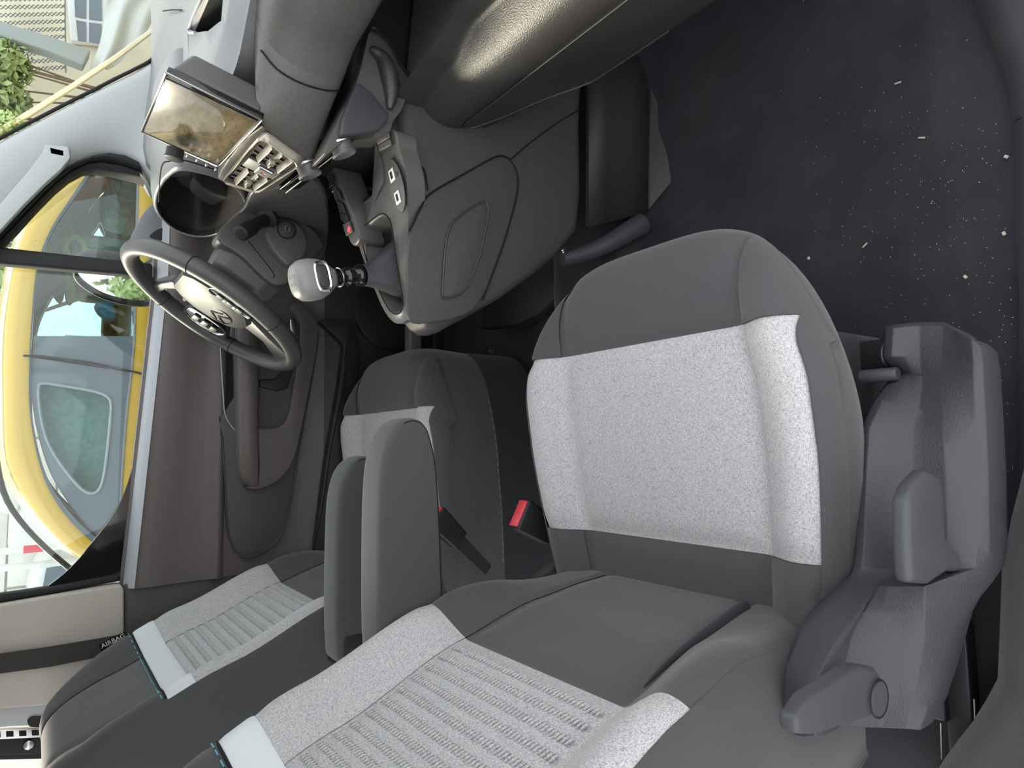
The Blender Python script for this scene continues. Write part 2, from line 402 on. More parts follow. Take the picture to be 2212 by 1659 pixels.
# door window with its black rear corner
w3 = root('window_3', 'driver door window with black rear corner, wet with drops', 'window', kind='structure')
prism('pane', [(0.394,0.785,1.171),(0.419,0.785,0.758),(0.310,0.785,0.723),(-0.304,0.785,0.799),(-0.315,0.785,1.138)], (0, 0.003, 0), 'glass_clear', w3)
cor = smooth_path([(0.043,0.772,0.785),(-0.004,0.772,0.792),(-0.056,0.772,0.801),(-0.112,0.772,0.817),(-0.156,0.772,0.839),(-0.194,0.772,0.865),(-0.231,0.772,0.891),(-0.260,0.772,0.917),(-0.283,0.772,0.945)], 3)
cor += [Vector(p) for p in [(-0.288,0.772,0.883),(-0.286,0.772,0.805),(-0.186,0.772,0.794),(-0.041,0.772,0.785)]]
prism('corner_panel', cor, (0, 0.008, 0), 'gloss_black', w3, 0.0)
prism('rear_channel', [(-0.290,0.762,1.137),(-0.287,0.762,1.025),(-0.284,0.762,0.940),(-0.273,0.762,0.820),(-0.289,0.762,0.813),(-0.299,0.762,0.940),(-0.304,0.762,1.024),(-0.310,0.762,1.136)], (0, 0.03, 0), 'rubber', w3, 0.005)

# ---------------------------------------------------------------- driver's door
d1 = root('door_1', 'dark driver door panel with pull handle and long sill', 'door', kind='structure')
# main panel: profile swept along X; (Y, Z) rows
def door_prof(x):
    k = max(0, min(1, (x+0.30)/0.70))            # 0 rear .. 1 front
    zt = 0.812-0.048*k                            # sill height
    return [(0.790, zt+0.004), (0.768, zt+0.004), (0.762, zt-0.004), (0.735, zt-0.012), (0.722, zt-0.022), (0.718, zt-0.045), (0.722, zt-0.085),
            (0.728, 0.66), (0.722, 0.638), (0.714, 0.628), (0.716, 0.618), (0.728, 0.610),
            (0.733, 0.55), (0.735, 0.48), (0.728, 0.40), (0.714, 0.375), (0.700, 0.34), (0.690, 0.27), (0.690, 0.20), (0.705, 0.12), (0.715, 0.04)]
dx = [-0.302+i*(0.98/40) for i in range(41)]
secs = [[(x, y, z) for (y, z) in door_prof(x)] for x in dx]
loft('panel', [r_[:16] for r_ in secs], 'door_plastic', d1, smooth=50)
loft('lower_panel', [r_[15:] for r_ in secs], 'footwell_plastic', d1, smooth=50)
# top ledge beside the glass, window light put into its paler colour
secs = [[(x, y-0.0008, z+0.0015) for (y, z) in door_prof(x)[2:5]] for x in dx]
loft('sill_lit_top', secs, 'door_ledge', d1, smooth=60)
# large rounded insert behind the pull
ins = smooth_path([(0.028,0.712,0.621),(-0.079,0.712,0.613),(-0.165,0.712,0.607),(-0.214,0.712,0.599),(-0.245,0.712,0.583),(-0.259,0.712,0.559),(-0.249,0.712,0.519),(-0.220,0.712,0.484),(-0.165,0.712,0.465),(-0.075,0.712,0.450),(0.017,0.712,0.437),(0.076,0.712,0.429),(0.170,0.712,0.430),(0.189,0.712,0.539),(0.074,0.712,0.622)], 4, True)
prism('insert', ins, (0, 0.03, 0), 'door_insert', d1, 0.003)
seam('insert_edge', [(0.028,0.711,0.621),(-0.079,0.711,0.613),(-0.165,0.711,0.607),(-0.214,0.711,0.599),(-0.245,0.711,0.583),(-0.259,0.711,0.559),(-0.249,0.711,0.520),(-0.220,0.711,0.485),(-0.165,0.711,0.465),(-0.075,0.711,0.450),(0.017,0.711,0.435),(0.111,0.711,0.419),(0.220,0.711,0.401),(0.293,0.711,0.392)], d1, 0.0016, 'valance_smooth')
# pull handle: a broad arm standing proud of the panel, with a dark pocket behind and below
arm = [  # stations: top edge / bottom edge along the arm
    [(0.313,0.665,0.602),(0.318,0.665,0.554)], [(0.224,0.662,0.599),(0.227,0.662,0.552)], [(0.126,0.660,0.596),(0.127,0.660,0.552)], [(0.050,0.660,0.593),(0.045,0.660,0.552)],
    [(-0.019,0.664,0.591),(-0.037,0.664,0.548)], [(-0.063,0.676,0.584),(-0.081,0.676,0.544)], [(-0.091,0.694,0.571),(-0.098,0.694,0.539)]]
secs = []
for (a, b) in arm:
    a, b = Vector(a), Vector(b)
    secs.append([a+Vector((0, .06, .0)), a+Vector((0, .012, 0.002)), a+Vector((0, 0, -.004)), a.lerp(b, .5)+Vector((0, -.003, 0)), b+Vector((0, 0, .004)), b+Vector((0, .012, -.002)), b+Vector((0, .06, 0))])
loft('pull_handle', secs, 'door_plastic', d1, smooth=60, caps=True)
# curved lower surround of the pocket
sur = smooth_path([(0.367,0.690,0.457),(0.350,0.690,0.424),(0.313,0.690,0.404),(0.265,0.690,0.402),(0.193,0.690,0.413),(0.110,0.690,0.429),(0.028,0.690,0.444),(-0.023,0.690,0.457),(-0.062,0.690,0.477),(-0.088,0.690,0.508),(-0.099,0.690,0.545),(-0.093,0.690,0.572),(-0.087,0.690,0.545),(-0.037,0.690,0.541),(0.040,0.690,0.547),(0.045,0.690,0.526),(0.047,0.690,0.503),(0.057,0.690,0.486),(0.086,0.690,0.471),(0.144,0.690,0.462),(0.202,0.690,0.454),(0.273,0.690,0.447),(0.321,0.690,0.450),(0.345,0.690,0.466)], 3, True)
prism('pocket_surround', sur, (0, 0.03, 0), 'door_plastic', d1, 0.004)
pk = [(0.302,0.705,0.547),(0.324,0.705,0.440),(0.240,0.705,0.439),(0.169,0.705,0.450),(0.087,0.705,0.463),(0.046,0.705,0.481),(0.035,0.705,0.517),(0.035,0.705,0.543)]
prism('pocket', pk, (0, 0.012, 0), 'door_insert', d1, 0.0)
prism('pocket_lip', [(0.147,0.698,0.542),(0.137,0.698,0.498),(0.146,0.698,0.473),(0.191,0.698,0.460),(0.263,0.698,0.446),(0.268,0.698,0.454),(0.202,0.698,0.476),(0.168,0.698,0.503),(0.164,0.698,0.542)], (0, 0.012, 0), 'black_plastic', d1, 0.003)
# slot above the arm
prism('slot_recess', smooth_path([(0.309,0.722,0.620),(0.208,0.722,0.618),(0.119,0.722,0.615),(0.080,0.722,0.610),(0.055,0.722,0.597),(0.044,0.722,0.583),(0.313,0.722,0.588)], 3, True), (0, 0.01, 0), 'seam_black', d1)
seam('slot_edge', [(0.306,0.712,0.634),(0.206,0.712,0.627),(0.129,0.712,0.621),(0.082,0.712,0.616),(0.055,0.712,0.603),(0.032,0.712,0.584)], d1, 0.0016, 'door_ledge')
seam('panel_gap', [(0.074,0.714,0.628),(0.030,0.714,0.622),(-0.035,0.714,0.616)], d1, 0.0012)
# window switches and release lever
prism('switch_block', [(0.305,0.690,0.611),(0.305,0.690,0.588),(0.265,0.690,0.587),(0.259,0.690,0.597),(0.262,0.690,0.612)], (0, 0.02, 0), 'dash_smooth', d1, 0.003)
box('release_lever', Vector((0.299,0.685,0.465))-Vector((.022, 0, .008)), Vector((0.299,0.685,0.465))+Vector((.022, .012, .008)), 'satin_silver', d1, 0.004)
# round speaker cover low at the front
lathe('speaker_grille', [(0.0, 0), (0.085, 0.0), (0.10, 0.004), (0.105, 0.014), (0.105, 0.03)], (0.36, 0.682, 0.20), (0, 1, 0), 'black_plastic', d1, n=40)
prism('lower_pocket', round_poly([(0.322,0.672,0.404),(0.262,0.672,0.336),(0.158,0.672,0.348),(-0.042,0.672,0.383),(-0.268,0.672,0.411),(-0.282,0.672,0.363),(-0.032,0.672,0.334),(0.123,0.672,0.310),(0.246,0.672,0.291),(0.331,0.672,0.317)], 3, .15), (0, 0.03, 0), 'footwell_plastic', d1, 0.006)
seam('lower_gap', [(0.258,0.671,0.332),(0.158,0.671,0.339),(0.039,0.671,0.363),(-0.013,0.671,0.373),(-0.111,0.671,0.386),(-0.190,0.671,0.400),(-0.278,0.671,0.420)], d1, 0.0015)
# speaker triangle with mesh disc at the front corner of the window
prism('corner_cover', smooth_path([(0.575,0.745,0.767),(0.565,0.745,0.784),(0.540,0.745,0.799),(0.509,0.745,0.811),(0.482,0.745,0.820),(0.465,0.745,0.823),(0.476,0.745,0.745),(0.514,0.745,0.732),(0.557,0.745,0.743)], 3, True), (0, 0.03, 0), 'dash_top', d1, 0.005)
prism('tweeter_mesh', smooth_path([(0.491,0.742,0.780),(0.504,0.742,0.774),(0.515,0.742,0.761),(0.518,0.742,0.749),(0.511,0.742,0.743),(0.489,0.742,0.743)], 3, True), (0, 0.004, 0), 'black_plastic', d1)
prism('lower_sill', [(-0.35, 0.70, 0.06), (0.9, 0.70, 0.06), (0.9, 0.80, 0.03), (-0.35, 0.80, 0.03)], (0, 0, -0.06), 'black_plastic', d1, 0.01)

# passenger side sill and pillar foot, nearest the camera
tr3 = root('trim_3', 'grey kick panel and door sill beside the passenger footwell', 'sill trim', kind='structure')
k0 = [(0.642,-0.636,0.030),(0.550,-0.660,0.030),(0.508,-0.673,0.030),(0.451,-0.684,0.030),(0.403,-0.689,0.030),(0.353,-0.691,0.030),(0.284,-0.688,0.030),(0.172,-0.681,0.030),(0.016,-0.670,0.030),(-0.066,-0.665,0.030)]
secs = []
for p in k0:
    p = Vector(p)
    secs.append([p+Vector((0, .03, -.03)), p, p+Vector((0, -.012, .02)), p+Vector((0, -.03, .032)), p+Vector((0, -.09, .036)), p+Vector((0, -.15, .02)), p+Vector((0, -.17, -.08))])
loft('sill_cover', secs, 'valance_smooth', tr3, smooth=60)
seam('sill_gap', [(0.365,-0.698,0.052),(0.367,-0.703,0.052),(0.365,-0.714,0.052)], tr3, 0.0015)
tr4 = root('trim_4', 'dark grey pillar foot cover behind the passenger seat', 'pillar', kind='structure')
k1 = [(-0.041,-0.692,0.100),(-0.097,-0.676,0.100),(-0.154,-0.663,0.100),(-0.231,-0.655,0.100),(-0.275,-0.650,0.100),(-0.300,-0.638,0.100),(-0.326,-0.624,0.100),(-0.353,-0.608,0.100),(-0.379,-0.591,0.100),(-0.435,-0.561,0.100)]
secs = []
for i, p in enumerate(k1):
    p = Vector(p); t = i/9
    secs.append([p+Vector((0, .015, -.10)), p, p+Vector((-.004, -.012, .012)), p+Vector((-.008, -.04, .03+.06*t)), p+Vector((-.01, -.09, .05+.14*t)), p+Vector((-.01, -.16, .05+.2*t))])
loft('foot_cover', secs, 'fabric_dark', tr4, smooth=60)

# ================================================================ seats
def seat(yc, xo, inner, is_pass):
    """inner: +1 when the cabin centre lies towards +Y"""
    nm = 'passenger_seat' if is_pass else 'driver_seat'
    lab = ('nearest front seat with light grey woven cushion and black side levers' if is_pass
           else 'far front seat behind the steering wheel with light grey cushion')
    rt = root(nm, lab, 'car seat')
    XR = -0.30
    def xf(s): return 0.262-0.165*abs(s)**4.2
    def w_at(x): return 0.252-0.042*max(0, (-x-0.02)/0.28)**1.3-0.012*smooth01(.05, .12, x)
    def roll(e, r, h):
        if e >= r: return 0.0
        q = (r-max(0, e))/r; return h*(1-sqrt(max(0, 1-q*q)))
    def cush(s, t):
        x = XR+t*(xf(s)-XR); w = w_at(x); y = s*w
        z = 0.322+0.13*x
        z += 0.026*smooth01(.15, .21, abs(y)*0.252/w)*(1-0.6*smooth01(.10, .25, x))
        r1, r2 = roll(xf(s)-x, 0.085, 0.055), roll((1-abs(s))*w, 0.04, 0.035)
        z -= max(r1, r2)+0.15*min(r1, r2)
        return Vector((xo+x, yc+y, z))
    def tx(s, x): return (x-XR)/(xf(s)-XR)
    def patch(name, fn, sr, tr, m, ns=20, nt=20, dip=0.006, nrm=None, parent=None):
        """surface patch whose rim sinks into the seam"""
        v = []
        def cs(n): return [0.5-0.5*cos(pi*i/(n-1)) for i in range(n)]
        for a in cs(ns):
            s = sr[0]+(sr[1]-sr[0])*a
            for b in cs(nt):
                t0 = tr[0](s) if callable(tr[0]) else tr[0]; t1 = tr[1](s) if callable(tr[1]) else tr[1]
                p = fn(s, t0+(t1-t0)*b)
                dd = 0
                for e, L in ((a, .1), (1-a, .1), (b, .1), (1-b, .1)):
                    dd = max(dd, exp(-(e*16)**2))
                v.append(p-(nrm or Vector((0, 0, 1)))*dip*dd)
        return mesh_obj(name, v, grid_faces(ns, nt), m, parent or rt, smooth=180)
    base = rt
    S1, S2 = 0.655, 0.935
    f0 = lambda s: tx(s, -0.135); f1 = lambda s: tx(s, 0.125)
    patch('cushion_centre', cush, (-S1, S1), (f0, f1), 'fabric_light', 30, 30)
    for a, b in ((-S2, -S1), (S1, S2)):
        patch('cushion_bolster', cush, (a, b), (f0, f1), 'fabric_light', 14, 30)
        patch('cushion_bolster_front', cush, (a, b), (f1, 1.0), 'fabric_dark', 14, 20, .003)
        patch('cushion_bolster_rear', cush, (a, b), (0.0, f0), 'fabric_dark', 14, 16, .003)
    patch('cushion_front', cush, (-S1, S1), (f1, 1.0), 'fabric_dark', 30, 22)
    patch('cushion_rear', cush, (-S1, S1), (0.0, f0), 'fabric_dark', 30, 16)
    for sg in (-1, 1):
        patch('cushion_side', cush, (sg*S2, sg*1.0), (0.0, 1.0), 'fabric_dark', 12, 40, .002)
    v = []
    for i in range(31):
        for j in range(31): v.append(cush(-1+2*i/30, j/30)-Vector((0, 0, .007)))
    mesh_obj('cushion_core', v, grid_faces(31, 31), 'fabric_dark', rt, smooth=180)
    # skirt round the cushion
    per = [cush(-1, t/24) for t in range(24)]+[cush(-1+2*i/40, 1) for i in range(41)]+[cush(1, 1-t/24) for t in range(1, 25)]
    cen = Vector((xo-0.02, yc, 0)); secs = []
    for i, p in enumerate(per):
        a_, b_ = per[max(0, i-6)], per[min(len(per)-1, i+6)]
        tg_ = (b_-a_); tg_.z = 0; tg_.normalize(); d2 = Vector((-tg_.y, tg_.x, 0))
        if d2.dot(Vector((p.x-cen.x, p.y-cen.y, 0))) < 0: d2 = -d2
        row = [p-d2*0.001]
        w_ = [per[min(len(per)-1, max(0, i+k_))] for k_ in range(-5, 6)]
        p = sum(w_, Vector())/11
        long_ = ((.004, .010), (.006, .03), (.006, .05), (.005, .07), (.004, .085), (.003, .10), (.002, .112))
        for k, (o, dz) in enumerate(long_ if not is_pass else ((0.004, .010), (0.005, .022), (0.001, .040), (-.010, .062), (-.026, .084), (-.042, .10), (-.06, .11))):
            row.append(p+d2*o-Vector((0, 0, dz)))
        secs.append(row)
    loft('cushion_skirt', secs, 'fabric_dark', rt, smooth=180)
    if not is_pass:
        loft('lower_skirt', [[r_[-1]+Vector((0, 0, .002)), r_[-1]*1.0+Vector((0, 0, -.06)), r_[-1]+Vector((0, 0, -.13))] for r_ in secs], 'fabric_black', rt, smooth=180)
        for i in range(6, 26):
            a, b = secs[i][-1], secs[i+1][-1]
            tube('skirt_stitch', [a.lerp(b, .15)+Vector((0, -.0012, .004)), a.lerp(b, .8)+Vector((0, -.0012, .004))], .0006, 'dash_top', rt, nv=4)
    # seat frame box and rails
    box('seat_base', (xo-0.28, yc-0.19, 0.05), (xo+0.13, yc+0.19, 0.20), 'fabric_black', rt, 0.02)
    for sg in (-1, 1):
        box('seat_rail', (xo-0.36, yc+sg*0.2-0.02, 0.012), (xo+0.10, yc+sg*0.2+0.02, 0.05), 'dark_metal', rt, 0.004)
    # backrest
    spine = [(.26, -.190), (.33, -.198), (.42, -.214), (.535, -.25), (.70, -.318), (.85, -.378), (.965, -.424)]
    ww = [(.26, .196), (.40, .222), (.50, .236), (.70, .240), (.82, .232), (.90, .212), (.94, .186), (.965, .150)]
    NB = Vector((0.927, 0, 0.375))
    TOP = 0.965
    def back(s, z):
        w = interp(ww, z); y = max(-1, min(1, s))*w; a = abs(s)
        f = 0.036*smooth01(.56, .86, min(a, 1))*smooth01(.34, .50, z)*(1-.8*smooth01(.80, .95, z))
        f -= roll((1-min(a, 1))*w, 0.034, 0.034)
        f -= roll(TOP-z, 0.05, 0.04)
        p = Vector((xo+interp(spine, z), yc+y, z))+NB*f
        if a > 1:
            k = a-1
            p = p-NB*(0.15*k)+Vector((0, (1 if s > 0 else -1)*0.010*sin(pi*min(1, k*1.1)), 0))
        return p
    B1, B2 = 0.60, 0.95
    zl, zb, zt = 0.525, 0.752, 0.79
    for nm_, z0, z1, mm in (('lower', .27, zl, 'fabric_dark'), ('', zl, zb, 'fabric_light'), ('upper', zt, TOP, 'fabric_dark')):
        suf = '_'+nm_ if nm_ else ''
        patch('backrest_centre'+suf, back, (-B1, B1), (z0, z1), mm, 30, 30, nrm=NB, dip=.0045)
        for a, b in ((-B2, -B1), (B1, B2)):
            patch('backrest_bolster'+suf, back, (a, b), (z0, z1), mm, 16, 30, nrm=NB, dip=.003)
    for a, b in ((-B2, -B1), (-B1, B1), (B1, B2)):
        patch('white_band', back, (a, b), (zb, zt), 'band_white', 18, 8, nrm=NB, dip=.002)
    for sg in (-1, 1):
        patch('backrest_side', back, (sg*B2, sg*2.0), (.27, TOP), 'fabric_dark', 24, 44, nrm=NB, dip=.002)
    v = []
    for i in range(31):
        for j in range(31): v.append(back(-1+2*i/30, .27+(TOP-.27)*j/30)-NB*.0065)
    mesh_obj('backrest_core', v, grid_faces(31, 31), 'fabric_dark', rt, smooth=180)
    v = [back(-.93+1.86*i/30, zl+(zb-zl)*j/20)-NB*.0052 for i in range(31) for j in range(21)]
    mesh_obj('backrest_lining', v, grid_faces(31, 21), 'fabric_light', rt, smooth=180)
    # top and rear shell
    secs = []
    for i in range(31):
        s = -1+2*i/30; p = back(s, TOP)
        secs.append([p, p-NB*.05+Vector((0, 0, .004)), p-NB*.12, p-NB*(.150+.05*(1-s*s))-Vector((0, 0, .004))])
    loft('backrest_top', secs, 'fabric_dark', rt, smooth=180)
    secs = []
    for z in (.27, .4, .55, .7, .85, TOP):
        secs.append([back(2.0, z), back(1.0, z)-NB*.17+Vector((0, -.02, 0)), back(0, z)-NB*.20, back(-1.0, z)-NB*.17+Vector((0, .02, 0)), back(-2.0, z)])
    loft('rear_shell', secs, 'fabric_black', rt, smooth=180)
    # stitched threads beside the white band
    for i in range(34):
        s = -0.92+1.84*i/33
        a, b = back(s-.018, zt+.006)+NB*.0012, back(s+.012, zt+.006)+NB*.0012
        tube('stitch', [a, b], 0.0011, 'teal_thread', rt, nv=5)
    seam('band_seam', [back(-.94+1.88*i/24, zt+.002)+NB*.0005 for i in range(25)], rt, .0014, n=2)
    return rt, cush, back, NB
PS, pc, pb, NB = seat(-0.355, 0.0, 1, True)
DS, dc, db, _ = seat(0.425, -0.05, -1, False)

# quilted ridges on the centre of the backrests: rows of little slanted raised cords
def quilt(rt, back, rows, y0, y1):
    v0 = []; f0 = []
    for r_ in range(rows):
        z = 0.538+0.206*(r_+.5)/rows
        n = 46
        for i in range(n):
            s = -0.56+1.12*(i+.5)/n
            a = back(s-.006, z-.0042)+NB*.0006; b = back(s+.006, z+.0042)+NB*.0006
            v, f = tube_mesh([a, a.lerp(b, .5)+NB*.0006, b], lambda t: .0012+.0006*sin(pi*t), 5)
            k = len(v0); v0 += v; f0 += [tuple(q+k for q in g) for g in f]
    o = mesh_obj('quilted_cords', v0, f0, 'fabric_light', rt, smooth=180, fix=False)
    o['kind'] = 'stuff'
quilt(PS, pb, 11, 0, 0); quilt(DS, db, 11, 0, 0)

# open dark seam beside the outer bolster of the near backrest
tube('bolster_gap', smooth_path([pb(-.60, z)+NB*.0015 for z in (.31, .36, .41, .46, .50)], 4), lambda t: .0065*(1-t)**.7+.0006, 'fabric_black', PS, nv=8)
# folding armrests: long rounded pads on the inner side of each backrest
def armrest(rt, tip, yc, th, zt, zb_, rear):
    prof = []
    n = 10
    xs_ = [rear, rear+.06, rear+.14, rear+.2, tip-.06, tip-.035, tip-.015, tip-.004, tip]
    up = [(rear-.03, zt-.012), (rear, zt), (rear+.1, zt+.002), (tip-.10, zt), (tip-.05, zt-.006), (tip-.02, zt-.018), (tip-.004, zt-.035), (tip, zt-.052),
          (tip-.008, zt-.068), (tip-.03, zb_+.012), (tip-.08, zb_+.002), (rear+.1, zb_-.004), (rear, zb_-.006), (rear-.03, zb_+.004)]
    pl = smooth_path([(x, 0, z) for x, z in up], 4, True)
    secs = []
    h = th/2
    cx_ = sum(p.x for p in pl)/len(pl); cz_ = sum(p.z for p in pl)/len(pl)
    for dy, k in ((-h, .80), (-h*.98, .90), (-h*.86, .97), (-h*.6, 1), (0, 1.015), (h*.6, 1), (h*.86, .97), (h*.98, .90), (h, .80)):
        secs.append([Vector((p.x if p.x < cx_ else cx_+(p.x-cx_)*(1-(1-k)*.35), yc+dy, cz_+(p.z-cz_)*k)) for p in pl])
    loft('armrest', secs, 'fabric_dark', rt, closed=True, caps=True, smooth=180)
    seam('armrest_piping', [Vector((p.x if p.x < cx_ else cx_+(p.x-cx_)*(1-.1*.35), yc-h*.95, cz_+(p.z-cz_)*.93)) for p in pl][24:52], rt, .0013, n=1)
armrest(PS, 0.035, -0.095, 0.068, 0.602, 0.512, -0.27)
armrest(DS, -0.020, 0.150, 0.066, 0.566, 0.480, -0.33)
box('armrest_hinge', (-.37, .115, .49), (-.31, .185, .56), 'black_plastic', DS, .01)

# airbag tag sewn on the far seat's outer edge
q = db(0.93, 0.822); tagd = Vector((-.36, 0, .93)).normalized(); tago = Vector((.93, 0, .36)).normalized()
tg = prism('airbag_tag', [q-tagd*.024-tago*.004, q+tagd*.024-tago*.004, q+tagd*.024+tago*.013, q-tagd*.024+tago*.013], (0, .0008, 0), 'gloss_black', DS)
text('airbag_lettering', 'AIRBAG', 0.0125, q+tago*.0062+Vector((0, -.0006, 0)), -tagd, tago, 'white_print', DS, .0004)

# ---------------------------------------------------------------- passenger seat side cover with levers
rows = [  # (B, C, D, E, F) columns traced at their own depth
 [(0.116,-0.615,0.208),(0.117,-0.635,0.193),(0.113,-0.660,0.193),(0.091,-0.695,0.226),(0.083,-0.702,0.226)],
 [(0.084,-0.615,0.217),(0.082,-0.635,0.198),(0.079,-0.660,0.204),(0.069,-0.695,0.226),(0.064,-0.702,0.222)],
 [(0.068,-0.612,0.186),(0.061,-0.637,0.199),(0.056,-0.660,0.211),(0.045,-0.695,0.229),(0.043,-0.702,0.224)],
 [(0.035,-0.612,0.239),(0.026,-0.637,0.224),(0.015,-0.668,0.235),(0.013,-0.695,0.232),(0.013,-0.702,0.226)],
 [(0.005,-0.612,0.272),(0.001,-0.637,0.247),(-0.013,-0.672,0.248),(-0.014,-0.695,0.234),(-0.014,-0.702,0.229)],
 [(-0.036,-0.612,0.283),(-0.039,-0.637,0.256),(-0.040,-0.674,0.255),(-0.040,-0.695,0.238),(-0.045,-0.702,0.232)],
 [(-0.114,-0.612,0.300),(-0.119,-0.637,0.269),(-0.115,-0.674,0.266),(-0.109,-0.695,0.255),(-0.114,-0.702,0.245)],
 [(-0.134,-0.611,0.304),(-0.137,-0.637,0.277),(-0.132,-0.674,0.270),(-0.129,-0.694,0.260),(-0.130,-0.700,0.245)],
 [(-0.144,-0.610,0.311),(-0.146,-0.632,0.322),(-0.142,-0.648,0.334),(-0.136,-0.682,0.338),(-0.144,-0.698,0.251)],
 [(-0.168,-0.606,0.358),(-0.169,-0.630,0.362),(-0.164,-0.648,0.343),(-0.159,-0.680,0.337),(-0.164,-0.692,0.290)],
 [(-0.190,-0.602,0.396),(-0.186,-0.630,0.399),(-0.187,-0.650,0.351),(-0.182,-0.677,0.334),(-0.183,-0.686,0.305)],
 [(-0.215,-0.600,0.417),(-0.208,-0.628,0.424),(-0.212,-0.652,0.357),(-0.209,-0.672,0.338),(-0.212,-0.680,0.316)],
 [(-0.242,-0.600,0.424),(-0.232,-0.628,0.439),(-0.242,-0.650,0.359),(-0.238,-0.670,0.352),(-0.240,-0.678,0.340)],
 [(-0.269,-0.600,0.417),(-0.257,-0.626,0.432),(-0.261,-0.648,0.362),(-0.257,-0.666,0.358),(-0.257,-0.675,0.351)]]
secs = []
for i, r_ in enumerate(rows):
    B, C_, D, E, F = [Vector(p) for p in r_]
    A = B+Vector((0, .035, -.05)); A2 = B+Vector((0, .010, -.004))
    fl_ = 0 if i < 3 else 1
    mid = C_.lerp(D, .5)+Vector((0, .010 if i > 8 else .004*fl_, -.004*fl_))
    C2 = C_.lerp(D, .1)+Vector((0, -.001*fl_, -.004*fl_)); G = F+Vector((0, .02, -.11)); F2 = F+Vector((0, 0, -.02))
    secs.append([A, A2, B, B.lerp(C_, .5)+Vector((0, 0, .002)), C_, C2, mid, D.lerp(mid, .15), D, D.lerp(E, .5), E, F, F2, G])
first = [p+Vector((.006, .004, -.012)) for p in secs[0]]; first2 = [p+Vector((.0, .02, -.06)) for p in secs[0]]
last = [p+Vector((-.008, .01, -.03)) for p in secs[-1]]
loft('side_cover', [first2, first]+secs+[last], 'valance_plastic', PS, bevel=.005)
lev = [(-0.034,-0.688,0.329),(-0.042,-0.688,0.302),(-0.056,-0.688,0.297),(-0.097,-0.688,0.300),(-0.113,-0.688,0.274),(-0.134,-0.688,0.270),(-0.128,-0.688,0.300),(-0.131,-0.688,0.322),(-0.134,-0.688,0.340),(-0.128,-0.688,0.376),(-0.097,-0.688,0.375),(-0.058,-0.688,0.370),(-0.045,-0.688,0.355)]
lv = prism('height_lever', lev, (0, .016, 0), 'valance_smooth', PS, 0.006)
rec = [(-0.193,-0.672,0.510),(-0.191,-0.672,0.486),(-0.187,-0.672,0.452),(-0.187,-0.672,0.435),(-0.193,-0.672,0.413),(-0.208,-0.672,0.399),(-0.218,-0.672,0.395),(-0.225,-0.672,0.400),(-0.229,-0.672,0.419),(-0.222,-0.672,0.505),(-0.215,-0.672,0.531),(-0.204,-0.672,0.531)]
rl = prism('recline_lever', rec, (0, .016, 0), 'valance_smooth', PS, 0.006)
lathe('lever_cap', [(0.0, -.002), (.0135, -.002), (.0145, 0), (.0145, .006)], (-0.217,-0.672,0.413), (0, 1, 0), 'valance_smooth', rl, n=28)
tube('cap_ring', [Vector((-0.216,-0.674,0.416))+Vector((cos(2*pi*i/28), 0, sin(2*pi*i/28)))*.0148 for i in range(28)], .0007, 'seam_black', rl, nv=5, closed=True)
# front linkage under the side cover
box('front_link', Vector((0.096,-0.560,0.130))-Vector((.02, .05, .012)), Vector((0.096,-0.560,0.130))+Vector((.02, .03, .012)), 'dark_metal', PS, .006)
lathe('pivot_pin', [(0, -.01), (.007, -.01), (.008, -.008), (.008, .03)], (0.065,-0.605,0.204), (0, 1, 0), 'valance_smooth', PS, n=18)
tube('link_rim', smooth_path([(0.114,-0.600,0.179),(0.100,-0.600,0.201),(0.083,-0.600,0.206),(0.074,-0.600,0.190),(0.071,-0.600,0.160),(0.057,-0.600,0.158)], 4), .0025, 'dark_metal', PS)
box('seat_track', (-.62, -.60, .012), (-.24, -.57, .04), 'dark_metal', PS, .003)
for a, b in (((-0.361,-0.568,0.050), (-0.405,-0.566,0.050)), ((-0.321,-0.607,0.050), (-0.348,-0.606,0.050))):
    tube('track_edge', [a, b], .0012, 'satin_silver', PS, nv=6)
# webbing anchor strip on the inner rear corner of the near seat
prism('anchor_strap', [(-0.207,-0.140,0.345),(-0.176,-0.140,0.274),(-0.182,-0.140,0.258),(-0.189,-0.140,0.265),(-0.220,-0.140,0.332)], (0, .02, 0), 'webbing', PS, .003)
prism('trim_clip', [(-0.194,-0.170,0.318),(-0.194,-0.170,0.288),(-0.208,-0.170,0.275),(-0.220,-0.170,0.281),(-0.206,-0.170,0.290)], (0, .01, 0), 'black_plastic', PS, .002)

# ---------------------------------------------------------------- belt buckles between the seats
def buckle(label, top, bot, y, w, th, parent_mat='black_plastic'):
    b = root('seat_belt_buckle', label, 'belt buckle', group=None)
    t_, o_ = Vector(top), Vector(bot); d = (t_-o_).normalized()
    side = Vector((d.z, 0, -d.x)).normalized()
    pts = [o_-side*w*.42, o_+side*w*.42, t_+side*w*.5-d*.012, t_+side*w*.5, t_-side*w*.5, t_-side*w*.5-d*.012]
    prism('housing', [p+Vector((0, -th/2, 0)) for p in pts], (0, th, 0), 'gloss_black' if False else 'black_plastic', b, .004)
    rb = [t_+side*w*.43, t_-side*w*.43]
    prism('release_button', [rb[0]+Vector((0, -th*.38, 0))-d*.01, rb[1]+Vector((0, -th*.38, 0))-d*.01, rb[1]+Vector((0, -th*.38, 0))+d*.003, rb[0]+Vector((0, -th*.38, 0))+d*.003], (0, th*.76, 0), 'red_button', b, .0015)
    prism('stalk', [o_-side*w*.3+d*.005, o_+side*w*.3+d*.005, o_+side*w*.24-d*.09, o_-side*w*.24-d*.09], (0, .006, 0), 'fabric_black', b)
    return b
buckle('seat belt buckle with red button beside the near cushion', (-0.116,-0.085,0.341), (-0.152,-0.085,0.278), -.085, .052, .026)
